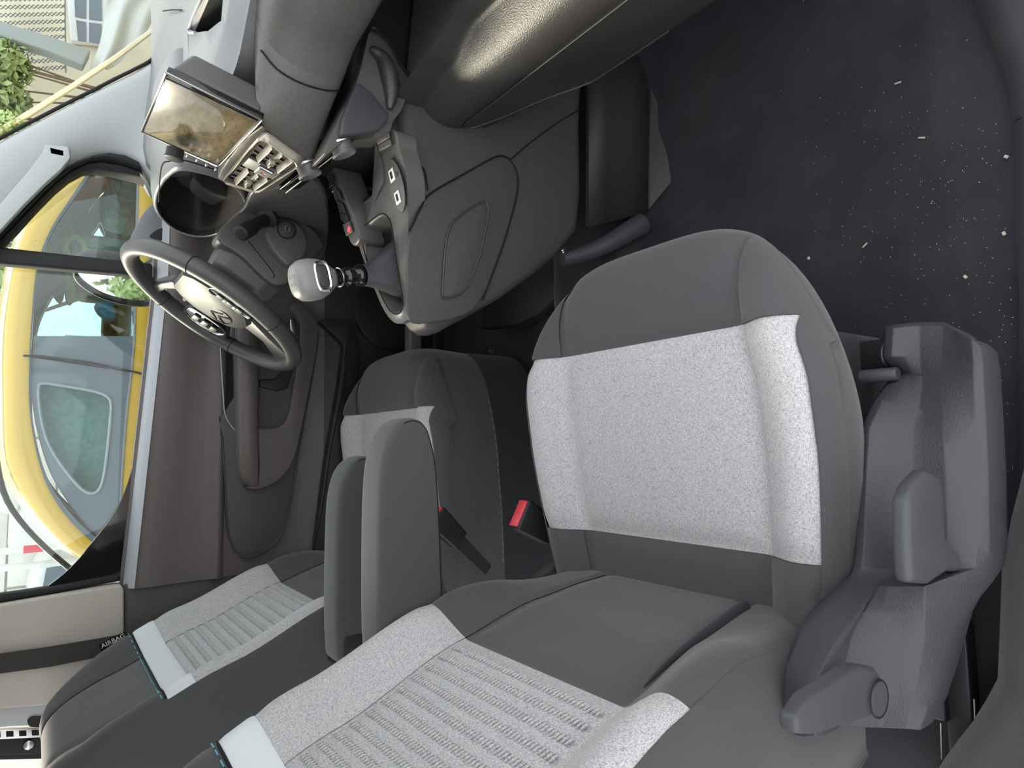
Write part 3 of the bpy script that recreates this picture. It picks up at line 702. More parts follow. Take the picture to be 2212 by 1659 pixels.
buckle('seat belt buckle half hidden behind the near armrest', (-0.131,0.120,0.383), (-0.182,0.120,0.330), .12, .044, .022)

def apply_cut(obj, cutters):
    """boolean the cutters out of obj for good and delete them"""
    for c in cutters:
        md = obj.modifiers.new('cut', 'BOOLEAN'); md.object = c; md.operation = 'DIFFERENCE'; md.solver = 'EXACT'
    dg = bpy.context.evaluated_depsgraph_get(); dg.update()
    me = bpy.data.meshes.new_from_object(obj.evaluated_get(dg))
    obj.modifiers.clear(); obj.data = me
    for c in cutters: bpy.data.objects.remove(c)
def resample(loop, n):
    L = [Vector(p) for p in loop]; L.append(L[0])
    d = [0]
    for a, b in zip(L, L[1:]): d.append(d[-1]+(b-a).length)
    out = []; k = 0
    for i in range(n):
        t = d[-1]*i/n
        while d[k+1] < t: k += 1
        out.append(L[k].lerp(L[k+1], (t-d[k])/max(1e-9, d[k+1]-d[k])))
    return out

# ================================================================ dashboard
D = root('dashboard', 'dark grey dashboard with air vents, trays and glovebox', 'dashboard')
def rear_edge(y):      # X of the rear rim of the top pad
    return interp([(-.70, .66), (-.30, .615), (-.12, .58), (-.05, .52), (.04, .505), (.15, .505), (.25, .53), (.45, .54), (.60, .58), (.72, .63)], y)
secs = []
yy = [-.72+i*1.46/60 for i in range(61)]
for y in yy:
    xr_ = rear_edge(y); row = []
    for t in (0, .02, .06, .15, .3, .5, .7, .85, 1):
        x = xr_+t*(1.08-xr_)
        z = .775+.028*smooth01(0, .10, t)-.012*smooth01(.35, .6, t)+.006*smooth01(.75, 1, t)
        row.append((x, y, z))
    row = [(row[0][0]+.02, y, .70)]+row+[(1.08, y, .70)]
    secs.append(row)
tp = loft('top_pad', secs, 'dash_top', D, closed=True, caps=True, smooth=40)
hole = [(0.663,0.021,0.800),(0.674,0.162,0.800),(0.636,0.104,0.800),(0.589,0.013,0.800),(0.573,-0.047,0.800),(0.603,-0.077,0.800)]
ct = prism('cutter', [Vector(p)+Vector((0, 0, -.06)) for p in hole], (0, 0, .12), 'seam_black')
apply_cut(tp, [ct])
prism('storage_bin', [Vector(p)+Vector((0, 0, -.062)) for p in hole], (0, 0, .004), 'seam_black', D)
hc = sum((Vector(p) for p in hole), Vector())/len(hole)
loft('bin_shade', [[Vector(p).lerp(hc, .03)+Vector((0, 0, dz)) for p in hole] for dz in (-.006, -.03, -.06)], 'seam_black', D, closed=True, smooth=0)  # near-black walls stand in for the shade deep in the bin
seam('bin_lip', [Vector(p)+Vector((0, 0, .003)) for p in hole[:3]], D, .0025, 'door_ledge', n=3)
seam('pad_gap', [(0.885,0.474,0.802),(0.816,0.350,0.802),(0.755,0.245,0.802)], D, .0012)

# hidden carcass that closes the dashboard off below
box('carcass', (.74, -.70, .10), (1.07, .72, .765), 'seam_black', D, .02)
box('bulkhead', (1.00, -.70, .0), (1.10, .74, .72), 'black_plastic', D, .01)

# passenger fascia: soft rounded beam that sweeps back to the vents and ends in a collar
def fascia(y):
    xe = interp([(-.70, .62), (-.22, .565), (-.13, .535), (-.09, .500), (-.068, .468), (-.05, .440)], y)
    zt_ = interp([(-.70, .790), (-.2, .786), (-.11, .775), (-.05, .752)], y)
    zl_ = interp([(-.70, .625), (-.2, .626), (-.10, .636), (-.05, .655)], y)
    h = zt_-zl_; k = interp([(-.70, 1), (-.10, .85), (-.05, .45)], y)
    pr = [(xe+.17, zt_+.004), (xe+.11, zt_+.003), (xe+.07*k+.01, zt_-.004), (xe+.035*k, zt_-.10*h), (xe+.010*k, zt_-.28*h), (xe, zt_-.52*h), (xe+.002, zt_-.78*h), (xe+.010, zl_+.05*h), (xe+.025, zl_), (xe+.16, zl_)]
    return [Vector((x, y, z)) for x, z in pr]
loft('passenger_fascia', [fascia(-.70+i*(.605/36)) for i in range(37)], 'fascia_lit_plastic', D, smooth=180, subsurf=1)
end = [Vector(p) for p in ((.62, -.062, .757), (.54, -.062, .757), (.47, -.062, .755), (.446, -.062, .751), (.432, -.060, .743), (.424, -.046, .716), (.416, -.033, .690), (.409, -.021, .664), (.420, -.018, .655), (.56, -.018, .650))]
f0_ = fascia(-.10); f1_ = fascia(-.088); rows_ = []
for i in range(11):
    t = i/10
    rows_.append([(a+(b-a)*(3*t)).lerp(c, t*t*(3-2*t)) if t < .0 else a.lerp(c, t)+(b-a)*(4*t*(1-t)) for a, b, c in zip(f0_, f1_, end)])
loft('fascia_collar', rows_, 'fascia_lit_plastic', D, smooth=180, subsurf=1)
seam('fascia_gap', [p.lerp(q_, .02)+Vector((-.001, 0, 0)) for p, q_ in zip(rows_[1], rows_[2])][3:8], D, .0012)
# recess below it: back wall and floor of the open tray
prism('tray_back', [(.74, -.70, .50), (.74, -.075, .50), (.70, -.075, .66), (.70, -.70, .66)], (.02, 0, 0), 'dash_smooth', D)
prism('tray_floor', [(.56, -.70, .535), (.56, -.075, .535), (.75, -.075, .515), (.75, -.70, .515)], (0, 0, -.02), 'dash_smooth', D)
tube('tray_ledge', [(.715, -.70, .575), (.715, -.10, .575)], .018, 'dash_smooth', D, nv=14)
# flank of the centre stack that runs into the tray
fl1 = smooth_path([(0.527,-0.085,0.619),(0.615,-0.085,0.598),(0.615,-0.085,0.582),(0.603,-0.085,0.563),(0.582,-0.085,0.551),(0.566,-0.085,0.537),(0.562,-0.085,0.532),(0.535,-0.085,0.537),(0.504,-0.085,0.547),(0.482,-0.085,0.561),(0.464,-0.085,0.567),(0.457,-0.085,0.589),(0.443,-0.085,0.626),(0.405,-0.085,0.667)], 4, True)
prism('stack_flank', fl1, (0, .06, 0), 'dash_smooth', D, .008)
seam('flank_edge', [(0.608,-0.093,0.601),(0.607,-0.093,0.585),(0.594,-0.093,0.567),(0.574,-0.093,0.555),(0.557,-0.093,0.538)], D, .002, 'seam_black')
tube('flank_rib', smooth_path([(0.581,-0.090,0.600),(0.573,-0.090,0.581),(0.551,-0.090,0.570),(0.523,-0.090,0.566),(0.497,-0.090,0.569)], 4), lambda t: .004+.010*sin(pi*t), 'dash_plastic', D, nv=10)
prism('flank_panel', [(0.520,-0.096,0.623),(0.512,-0.096,0.603),(0.496,-0.096,0.584),(0.485,-0.096,0.572),(0.473,-0.096,0.575),(0.454,-0.096,0.590),(0.440,-0.096,0.624),(0.432,-0.096,0.648),(0.458,-0.096,0.645)], (0, .03, 0), 'valance_smooth', D, .004)

# centre stack shell around the vents
shell_out = [[(0.440,0.126,0.762),(0.440,0.185,0.746),(0.440,0.209,0.726),(0.440,0.201,0.690),(0.440,0.169,0.664),(0.440,0.103,0.646),(0.440,-0.007,0.646)],]
cs = [(0.448,0.166,0.751),(0.448,-0.031,0.737),(0.440,0.008,0.651),(0.430,0.015,0.660),(0.428,0.127,0.669),(0.428,0.164,0.688),(0.436,0.191,0.712),(0.444,0.196,0.738)]
prism('stack_shell', smooth_path(cs, 3, True), (.25, 0, -.005), 'dash_smooth', D, .006)

# twin air vents
tl, tr_, br, bl = [Vector(p) for p in ((0.430,0.141,0.750), (0.430,-0.060,0.742), (0.408,-0.045,0.679), (0.408,0.102,0.703))]
vn = (tr_-tl).cross(bl-tl).normalized()
if vn.x > 0: vn = -vn
def vp(a, b, o=0.0):
    return tl.lerp(tr_, a).lerp(bl.lerp(br, a), b)+vn*o
prism('vent_box', [vp(.03, .08, .001), vp(.97, .08, .001), vp(.97, .95, .001), vp(.03, .95, .001)], tuple(-vn*-.0005), 'seam_black', D)
bez = resample(round_poly([vp(0, 0), vp(1, 0), vp(1, 1), vp(0, 1)], 5, .12), 60)
ctr = vp(.5, .5)
inn = [ctr+(p-ctr)*.90 for p in bez]
secs = [bez, [p+vn*.008 for p in bez], [ctr+(p-ctr)*.955+vn*.012 for p in bez], [p+vn*.010 for p in inn], [p+vn*.001 for p in inn]]
loft('vent_bezel', secs, 'satin_warm', D, closed=True, smooth=50)
for a0, a1 in ((.07, .40), (.62, .93)):
    for b in (.26, .50, .74):
        q0, q1 = vp(a0, b, .003), vp(a1, b, .003)
        dz = Vector((-.009, 0, -.0035))
        sl = prism('vent_slat', [q0, q1, q1+dz, q0+dz], (0, 0, .0018), 'satin_warm', D, .0005)
    mid = vp((a0+a1)/2, .52, .012)
    box('vent_tab', mid-Vector((.006, .006, .004)), mid+Vector((.002, .006, .004)), 'satin_warm', D, .001)
    for k in range(3):
        a = a0+(a1-a0)*(k+.5)/3
        prism('vent_fin', [vp(a, .12, .0012), vp(a+.012, .12, .0012), vp(a+.012, .9, .0012), vp(a, .9, .0012)], tuple(vn*.003), 'black_plastic', D)
prism('hazard_block', [vp(.42, .12, .002), vp(.60, .12, .002), vp(.60, .92, .002), vp(.42, .92, .002)], tuple(vn*.006), 'dash_smooth', D, .002)
hz = prism('hazard_button', [vp(.44, .42, .008), vp(.58, .42, .008), vp(.58, .78, .008), vp(.44, .78, .008)], tuple(vn*.004), 'satin_silver', D, .002)
prism('hazard_face', [vp(.455, .46, .0121), vp(.565, .46, .0121), vp(.565, .74, .0121), vp(.455, .74, .0121)], tuple(vn*.0008), 'dash_smooth', hz)
tri = [vp(.49, .66, .0132), vp(.53, .66, .0132), vp(.51, .54, .0132)]
tube('hazard_triangle', tri, .0006, 'red_button', hz, nv=5, closed=True)

# climate strip with two knobs
c0, c1, c2, c3 = [Vector(p) for p in ((0.425,0.135,0.665), (0.455,-0.073,0.619), (0.460,-0.057,0.604), (0.430,0.177,0.645))]
prism('climate_strip', [c0, c1, c1+Vector((.01, 0, -.035)), c0+Vector((.01, 0, -.035))], (.03, 0, 0), 'gloss_black', D, .003)
tube('climate_trim', [c0+Vector((-.001, 0, -.012)), c1+Vector((-.001, 0, -.012))], .0012, 'satin_silver', D, nv=6)
for (kx, ky) in (((0.430,-0.069,0.635), .0), ((0.412,-0.011,0.665), .0)):
    k_ = lathe('climate_knob', [(.0, 0), (.0165, 0), (.0165, .004), (.0155, .005), (.0155, .016), (.0175, .0165), (.018, .019), (.0165, .021), (.012, .0195), (0, .0195)], Vector(kx)+Vector((.006, 0, .004)), (-.90, 0, -.42), 'knob_grey', D, n=36)
    ring = Vector(kx)+Vector((.006, 0, .004)); ax = Vector((-.90, 0, -.42)).normalized(); s1 = ax.cross(Vector((0, 1, 0))).normalized()
    tube('knob_ring', [ring+ax*.003+(Vector((0, 1, 0))*cos(2*pi*i/36)+s1*sin(2*pi*i/36))*.0188 for i in range(36)], .0017, 'chrome', k_, nv=6, closed=True)

# instrument hood: opening loop facing the driver, swelling into the pad
lp = smooth_path([(0.470,0.257,0.799),(0.470,0.245,0.768),(0.470,0.256,0.730),(0.470,0.297,0.690),(0.470,0.365,0.665),(0.470,0.458,0.661),(0.470,0.560,0.672),(0.470,0.602,0.702),(0.470,0.586,0.746),(0.470,0.518,0.785),(0.470,0.439,0.806),(0.470,0.344,0.811)], 5, True)
cen = sum((p for p in lp), Vector())/len(lp)
def sc(p, k, dx): return Vector((p.x+dx, cen.y+(p.y-cen.y)*k, cen.z+(p.z-cen.z)*k))
secs = [[sc(p, .80, .10) for p in lp], [sc(p, .93, .05) for p in lp], [sc(p, .985, .012) for p in lp], [sc(p, 1.0, .0) for p in lp], [sc(p, 1.035, -.002) for p in lp], [sc(p, 1.10, .004) for p in lp], [sc(p, 1.16, .03) for p in lp], [sc(p, 1.19, .09) for p in lp], [sc(p, 1.2, .2) for p in lp]]
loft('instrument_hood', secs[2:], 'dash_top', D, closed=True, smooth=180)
loft('hood_lining', secs[:4], 'hood_lining', D, closed=True, smooth=180)
prism('instrument_display', [sc(p, .80, .099) for p in lp], (.004, 0, 0), 'gloss_black', D)
shelf = smooth_path([(0.530,0.426,0.746),(0.530,0.465,0.720),(0.530,0.489,0.688),(0.530,0.495,0.650),(0.530,0.518,0.635),(0.530,0.564,0.644),(0.530,0.568,0.681),(0.530,0.537,0.715),(0.530,0.489,0.743)], 3, True)
prism('instrument_shelf', shelf, (.04, 0, 0), 'dash_smooth', D, .003)
seam('hood_gap', [(0.462,0.404,0.808),(0.462,0.233,0.827),(0.462,0.198,0.819),(0.462,0.183,0.803),(0.462,0.187,0.777),(0.462,0.196,0.747)], D, .0012)
# knee panel and ignition pod below the column
kp = smooth_path([(0.450,0.540,0.678),(0.450,0.426,0.677),(0.450,0.325,0.675),(0.450,0.243,0.684),(0.450,0.221,0.674),(0.450,0.182,0.649),(0.450,0.141,0.634),(0.450,0.135,0.596),(0.450,0.283,0.524),(0.450,0.569,0.430),(0.450,0.978,0.338),(0.450,1.108,0.368),(0.450,1.030,0.425),(0.450,0.715,0.586),(0.450,0.582,0.657)], 3, True)
prism('knee_panel', kp, (.015, 0, 0), 'dash_smooth', D, .005)
prism('column_side', smooth_path([(0.391,0.342,0.718),(0.432,0.342,0.692),(0.455,0.342,0.669),(0.470,0.342,0.640),(0.463,0.342,0.610),(0.425,0.342,0.600),(0.373,0.342,0.569),(0.346,0.342,0.557),(0.316,0.342,0.599),(0.327,0.342,0.631),(0.364,0.342,0.674)], 3, True), (0, .05, 0), 'dash_smooth', D, .006)
pod = smooth_path([(0.442,0.325,0.614),(0.449,0.325,0.597),(0.446,0.325,0.575),(0.431,0.325,0.558),(0.410,0.325,0.550),(0.389,0.325,0.552),(0.368,0.325,0.565),(0.353,0.325,0.587),(0.363,0.325,0.606),(0.384,0.325,0.624),(0.407,0.325,0.632),(0.428,0.325,0.628)], 4, True)
prism('ignition_pod', pod, (0, .05, 0), 'dash_smooth', D, .008)
ig = (0.425,0.324,0.594)
lathe('ignition_ring', [(0, -.001), (.0135, -.001), (.0165, 0), (.018, .002)], ig, (0, 1, 0), 'console_plastic', D, n=36)
tube('ignition_gap', [Vector(ig)+Vector((cos(2*pi*i/32)*.0183, -.0008, sin(2*pi*i/32)*.0183)) for i in range(32)], .0011, 'seam_black', D, nv=5, closed=True)
lk = lathe('ignition_lock', [(0, -.004), (.0070, -.004), (.0078, -.002), (.008, .004)], ig, (0, 1, 0), 'satin_silver', D, n=24)
iv = Vector(ig)
box('key_slot', iv+Vector((-.0042, -.0048, -.0014)), iv+Vector((.0042, -.0038, .0014)), 'seam_black', lk, 0)
seam('knee_gap', [(0.395,0.342,0.661),(0.379,0.342,0.647),(0.340,0.342,0.614),(0.329,0.342,0.613)], D, .001)
# end cap and left air outlet of the driver's side
box('driver_end', (.56, .46, .44), (.75, .715, .775), 'dash_smooth', D, .03)
# lower driver side wall of the stack
box('stack_core', (.475, -.06, .42), (.75, .16, .62), 'black_plastic', D, .01)

# glovebox bulge
gp = [(.66, .560), (.60, .556), (.582, .553), (.560, .538), (.535, .518), (.516, .500), (.506, .482), (.503, .462), (.507, .442), (.519, .405), (.534, .355), (.551, .300)]
gl = smooth_path([(x, 0, z) for x, z in gp], 5)
def bulge(y):
    zb_ = interp([(-.70, .300), (-.26, .300), (-.19, .345), (-.12, .371), (-.07, .395), (-.03, .42)], y)
    row = [Vector((p.x, y, max(p.z, zb_))) for p in gl]
    xe = [p.x for p in gl if p.z >= zb_][-1]
    row = [Vector((min(p.x, xe), y, p.z)) for p in row]
    e = row[-1]
    return row+[e+Vector((.006, 0, -.005)), e+Vector((.02, 0, -.007)), e+Vector((.12, 0, .0))]
loft('glovebox_bulge', [bulge(-.70+i*(.66/44)) for i in range(45)], 'dash_plastic', D, smooth=60)
def on_bulge(y, z, o=.001):
    x = min(gl, key=lambda p: abs(p.z-z)+(10 if p.x > .55 and p.z > .5 else 0)).x
    return Vector((x-o, y, z))
lid_rim = [on_bulge(y, .442) for y in (-.70, -.45, -.25, -.13, -.10)]+[on_bulge(-.085, .436), on_bulge(-.08, .424), on_bulge(-.085, .412)]+[on_bulge(y, z) for y, z in ((-.12, .385), (-.19, .352), (-.24, .315), (-.27, .306), (-.40, .306))]
seam('lid_highlight', lid_rim, D, .0016, 'valance_smooth')  # paler bead painted in as the highlight along the lid seam
seam('lid_gap', [p+Vector((-.0002, 0, .0022)) for p in lid_rim[:6]], D, .0012)
seam('bulge_crease', [on_bulge(-.075, .418), on_bulge(-.06, .428), on_bulge(-.04, .436)], D, .001, 'valance_smooth')
hd = [(0.535,-0.269,0.411),(0.532,-0.302,0.400),(0.530,-0.354,0.395),(0.530,-0.377,0.399),(0.526,-0.380,0.411),(0.526,-0.337,0.413),(0.530,-0.298,0.411)]
prism('glovebox_handle', smooth_path(hd, 3, True), (.02, 0, .004), 'dash_smooth', D, .003)
prism('handle_recess', smooth_path([(0.531,-0.268,0.413),(0.531,-0.297,0.394),(0.531,-0.351,0.386),(0.531,-0.388,0.394),(0.531,-0.392,0.408),(0.531,-0.352,0.416),(0.531,-0.313,0.420)], 3, True), (.012, 0, 0), 'black_plastic', D, .003)

# ---------------------------------------------------------------- touchscreen standing on the dashboard
T = root('touchscreen', 'tablet style touchscreen standing proud of the dashboard, switched off', 'touchscreen')
s_tl, s_tr, s_br, s_bl = [Vector(p) for p in ((0.470,0.134,0.868), (0.470,-0.058,0.863), (0.438,-0.065,0.746), (0.438,0.125,0.762))]
sn = (s_tr-s_tl).cross(s_bl-s_tl).normalized()
if sn.x > 0: sn = -sn
def sp(a, b, o=0.0): return s_tl.lerp(s_tr, a).lerp(s_bl.lerp(s_br, a), b)+sn*o
prism('housing', [sp(0, 0, -.003), sp(1, 0, -.003), sp(1, 1, -.003), sp(0, 1, -.003)], tuple(sn*-.010), 'gloss_black', T, .002)
prism('glass', [sp(.012, .02, -.003), sp(.93, .02, -.003), sp(.95, .97, -.003), sp(.03, .97, -.003)], tuple(sn*.0015), 'screen_reflection', T, .0006)
rim = [sp(0, 0, -.002), sp(1, 0, -.002), sp(1, 1, -.002), sp(0, 1, -.002)]
tube('rim', rim, .0016, 'satin_silver', T, nv=6, closed=True)
bk = [sp(.08, .04, -.012), sp(1.0, .03, -.012), sp(1.0, .97, -.012), sp(.08, .97, -.012)]
bk2 = [sp(.2, .08, -.035), sp(.97, .16, -.05), sp(.97, .95, -.05), sp(.2, .95, -.035)]
loft('back_cover', [bk, bk2], 'dash_smooth', T, closed=True, caps=True, bevel=.006)
vk = (0.448,0.113,0.824)
kn = lathe('volume_knob', [(0, 0), (.012, 0), (.0125, .002), (.0125, .012), (.0135, .0125), (.0138, .0155), (.011, .017), (0, .0165)], vk, tuple(sn+Vector((-.1, .15, -.15))), 'black_plastic', T, n=32)
for i in range(4):
    c_ = Vector((0.446,0.124,0.806)).lerp(Vector((0.436,0.129,0.764)), i/3)
    box('touch_key', c_-Vector((.002, .003, .002)), c_+Vector((.002, .003, .002)), 'satin_silver', T, .0008)

# ---------------------------------------------------------------- steering wheel and column
th = radians(33); WC = Vector((.269, .42, .703))
e1 = Vector((sin(th), 0, cos(th))); e2 = Vector((0, 1, 0)); wn_ = Vector((-cos(th), 0, sin(th)))
def wp(a, b, o=0.0): return WC+e2*a+e1*b+wn_*o
SW = root('steering_wheel', 'dark leather steering wheel with embossed chevron emblem on the hub', 'steering wheel')
path = [wp(.175*sin(t), .175*cos(t)) for t in [2*pi*i/72 for i in range(72)]]
secs = []
for i, p in enumerate(path):
    r = (p-WC).normalized(); row = []
    for j in range(16):
        a = 2*pi*j/16; row.append(p+r*cos(a)*.0155+wn_*sin(a)*.0165)
    secs.append(row)
secs.append(secs[0])
loft('rim', secs, 'wheel_leather', SW, closed=True, smooth=180)
for a in (62, -62, 118, -118):
    t = radians(a); c_ = wp(.175*sin(t), .175*cos(t)); r = (c_-WC).normalized()
    tube('rim_joint', [c_+r*cos(2*pi*j/20)*.0159+wn_*sin(2*pi*j/20)*.0169 for j in range(20)], .0007, 'seam_black', SW, nv=5, closed=True)
# hub pad: faceted cushion
def ring(pts, o): return [wp(a, b, o) for a, b in pts]
hub = [(-.055, .088), (.055, .088), (.075, .070), (.088, .03), (.080, -.02), (.055, -.055), (.02, -.068), (-.02, -.068), (-.055, -.055), (-.080, -.02), (-.088, .03), (-.075, .070)]
def shr(k, db_=0): return [(a*k, (b-.01)*k+.01+db_) for a, b in hub]
hb = loft('hub', [ring(shr(.9), -.05), ring(hub, -.035), ring(shr(1.0), -.016), ring(shr(.93), -.006), ring(shr(.72), .001), ring(shr(.4), .004)], 'wheel_leather', SW, closed=True, caps=True, smooth=28)
for dz in (0.0, -.016):
    tube('emblem_chevron', [wp(-.026, -.014+dz, .0045), wp(0, .004+dz, .0055), wp(.026, -.014+dz, .0045)], .0016, 'dash_smooth', hb, nv=6)
tube('emblem_ring', [wp(.038*sin(2*pi*i/40), -.012+.026*cos(2*pi*i/40), .0032) for i in range(40)], .0008, 'seam_black', hb, nv=5, closed=True)
text('airbag_word', 'AIRBAG', .009, wp(.052, .052, .0015), -e2, e1, 'grey_print', hb, .0003)
for sg in (-1, 1):
    # upper slim spoke
    loft('upper_spoke', [[wp(sg*.045, .062, -.012), wp(sg*.05, .092, -.012), wp(sg*.05, .092, -.034), wp(sg*.045, .062, -.034)],
                         [wp(sg*.10, .088, -.006), wp(sg*.10, .108, -.006), wp(sg*.10, .108, -.026), wp(sg*.10, .088, -.026)],
                         [wp(sg*.138, .098, .006), wp(sg*.132, .122, .006), wp(sg*.132, .122, -.012), wp(sg*.138, .098, -.012)]], 'wheel_leather', SW, closed=True, caps=True, smooth=180, bevel=.004)
    # broad side spoke that carries the switches
    loft('side_spoke', [[wp(sg*.07, .035, -.012), wp(sg*.07, -.045, -.012), wp(sg*.07, -.045, -.04), wp(sg*.07, .035, -.04)],
                        [wp(sg*.12, .030, -.008), wp(sg*.12, -.052, -.008), wp(sg*.12, -.052, -.03), wp(sg*.12, .030, -.03)],
                        [wp(sg*.170, .045, .004), wp(sg*.160, -.070, .004), wp(sg*.160, -.070, -.012), wp(sg*.170, .045, -.012)]], 'wheel_leather', SW, closed=True, caps=True, smooth=180, bevel=.005)
    pd = smooth_path([wp(sg*.085, .028, -.006), wp(sg*.13, .030, -.002), wp(sg*.140, -.005, 0), wp(sg*.128, -.042, -.002), wp(sg*.085, -.044, -.006)], 4, True)
    po = prism('switch_pod', pd, tuple(wn_*.006), 'gloss_black', SW, .002)
    tube('pod_rim', [p+wn_*.006 for p in pd], .0016, 'chrome', po, nv=6, closed=True)
    for bb in (.012, -.008, -.028):
        prism('switch', [wp(sg*.095, bb+.008, .002), wp(sg*.125, bb+.008, .004), wp(sg*.123, bb-.006, .004), wp(sg*.095, bb-.006, .002)], tuple(wn_*.004), 'valance_smooth', po, .0015)
# lower spoke
loft('lower_spoke', [[wp(-.035, -.060, -.016), wp(.035, -.060, -.016), wp(.035, -.060, -.038), wp(-.035, -.060, -.038)],
                     [wp(-.022, -.11, -.01), wp(.022, -.11, -.01), wp(.022, -.11, -.026), wp(-.022, -.11, -.026)],
                     [wp(-.04, -.168, .004), wp(.04, -.168, .004), wp(.04, -.168, -.012), wp(-.04, -.168, -.012)]], 'wheel_leather', SW, closed=True, caps=True, smooth=180, bevel=.004)
SC = root('steering_column', 'dark plastic steering column cover with stalk behind the wheel', 'steering column')
def rect(w, bt, bb, o): return [wp(-w, bt*.6, o), wp(-w*.7, bt, o), wp(w*.7, bt, o), wp(w, bt*.6, o), wp(w, bb*.6, o), wp(w*.7, bb, o), wp(-w*.7, bb, o), wp(-w, bb*.6, o)]
loft('shroud', [rect(.045, .045, -.05, -.05), rect(.062, .060, -.065, -.065), rect(.066, .068, -.075, -.11), rect(.070, .070, -.085, -.17), rect(.072, .07, -.09, -.24)], 'dash_smooth', SC, closed=True, caps=True, smooth=40, bevel=.006)
st0, st1 = Vector((0.442,0.325,0.630)), Vector((0.388,0.285,0.689))
lathe('wiper_stalk', [(0, 0), (.010, 0), (.011, .03), (.012, .05), (.0145, .052), (.0145, (st1-st0).length-.003), (.0115, (st1-st0).length), (0, (st1-st0).length+.001)], st0, tuple(st1-st0), 'black_plastic', SC, n=24)
lathe('stalk_collar', [(.014, -.004), (.020, -.004), (.021, .004), (.014, .008)], st0, tuple(st1-st0), 'black_plastic', SC, n=24)

# ---------------------------------------------------------------- centre console
K = root('centre_console', 'dark centre console with tray, sockets and gear lever well', 'console')
st = [  # X, y right, y left, z top, z bottom
 (.176, -.045, .000, .482, .462), (.186, -.060, .020, .490, .446), (.205, -.068, .040, .496, .412), (.24, -.073, .068, .500, .352), (.29, -.075, .100, .508, .282), (.335, -.076, .13, .518, .226),
 (.385, -.077, .15, .529, .180), (.46, -.078, .17, .541, .168), (.52, -.078, .18, .548, .167), (.58, -.078, .18, .50, .166), (.64, -.078, .18, .47, .162), (.72, -.078, .18, .44, .15)]
secs = []
for x, yr, yl_, zt_, zb_ in st:
    h = zt_-zb_; r_ = min(.026, h*.45, (yl_-yr)*.4)
    row = []
    for (yc_, zc_, a0) in ((yr+r_, zt_-r_, 180), (yl_-r_, zt_-r_, 90), (yl_-r_, zb_+r_, 0), (yr+r_, zb_+r_, -90)):
        for i in range(6):
            a = radians(a0-i*18); row.append((x, yc_+r_*cos(a), zc_+r_*sin(a)))
    secs.append(row)
kbody = loft('body', secs, 'console_plastic', K, closed=True, caps=True, smooth=60)
trp = [(0.537,0.131,0.560),(0.485,-0.024,0.560),(0.416,-0.003,0.540),(0.425,0.134,0.530),(0.471,0.159,0.540)]
wlp = [(0.352,-0.008,0.524),(0.274,-0.007,0.511),(0.235,-0.012,0.506),(0.214,-0.001,0.503),(0.212,0.023,0.503),(0.228,0.047,0.505),(0.306,0.095,0.517),(0.374,0.114,0.526),(0.375,0.019,0.531)]
apply_cut(kbody, [prism('cutter', [(x, y, .43) for x, y, z in trp], (0, 0, .25), 'seam_black'), prism('cutter', [(x, y, .455) for x, y, z in wlp], (0, 0, .2), 'seam_black')])
prism('tray', [(x, y, .432) for x, y, z in trp], (0, 0, .003), 'black_plastic', K)
top = [(0.483,-0.032,0.566),(0.464,-0.094,0.562),(0.439,-0.094,0.556),(0.420,-0.095,0.550),(0.396,-0.092,0.543),(0.363,-0.077,0.534),(0.332,-0.066,0.527),(0.297,-0.048,0.520),(0.247,-0.038,0.511),(0.211,-0.031,0.505),(0.197,-0.009,0.502),(0.199,0.032,0.502),(0.226,0.068,0.505),(0.270,0.094,0.512),(0.316,0.118,0.518),(0.354,0.133,0.524),(0.388,0.138,0.530),(0.414,0.119,0.536),(0.411,0.046,0.540),(0.409,-0.014,0.546),(0.438,-0.030,0.556)]
well = [(0.352,-0.008,0.524),(0.311,-0.009,0.518),(0.274,-0.007,0.511),(0.235,-0.012,0.506),(0.214,-0.001,0.503),(0.212,0.023,0.503),(0.228,0.047,0.505),(0.268,0.074,0.511),(0.306,0.095,0.517),(0.344,0.107,0.522),(0.374,0.114,0.526),(0.375,0.069,0.530),(0.375,0.019,0.531),(0.367,-0.001,0.529)]
o_ = resample(smooth_path(top, 4, True), 90); i_ = resample(smooth_path(well, 4, True), 90)
# start both loops at the front right
def start(l, ref):
    k = min(range(len(l)), key=lambda i: (l[i]-ref).length); return l[k:]+l[:k]
rf = Vector(top[4]); o_ = start(o_, rf); i_ = start(i_, Vector(well[0]))
secs = [[p+Vector((0, 0, -.03)) for p in o_], [p+Vector((0, 0, -.002)) for p in o_], o_, [a.lerp(b, .75)+Vector((0, 0, .001)) for a, b in zip(o_, i_)], [b+Vector((0, 0, .004)) for b in i_], [b.lerp(sum(i_, Vector())/90, .06)+Vector((0, 0, .001)) for b in i_], [b.lerp(sum(i_, Vector())/90, .10)+Vector((0, 0, -.05)) for b in i_]]
loft('top_panel', secs, 'dash_smooth', K, closed=True, smooth=60)
seam('well_seam', [p+Vector((0, 0, .0045)) for p in i_[::3]], K, .0009, n=2, closed=True)
prism('well_floor', [b+Vector((0, 0, -.045)) for b in i_], (0, 0, -.002), 'boot_leather', K)
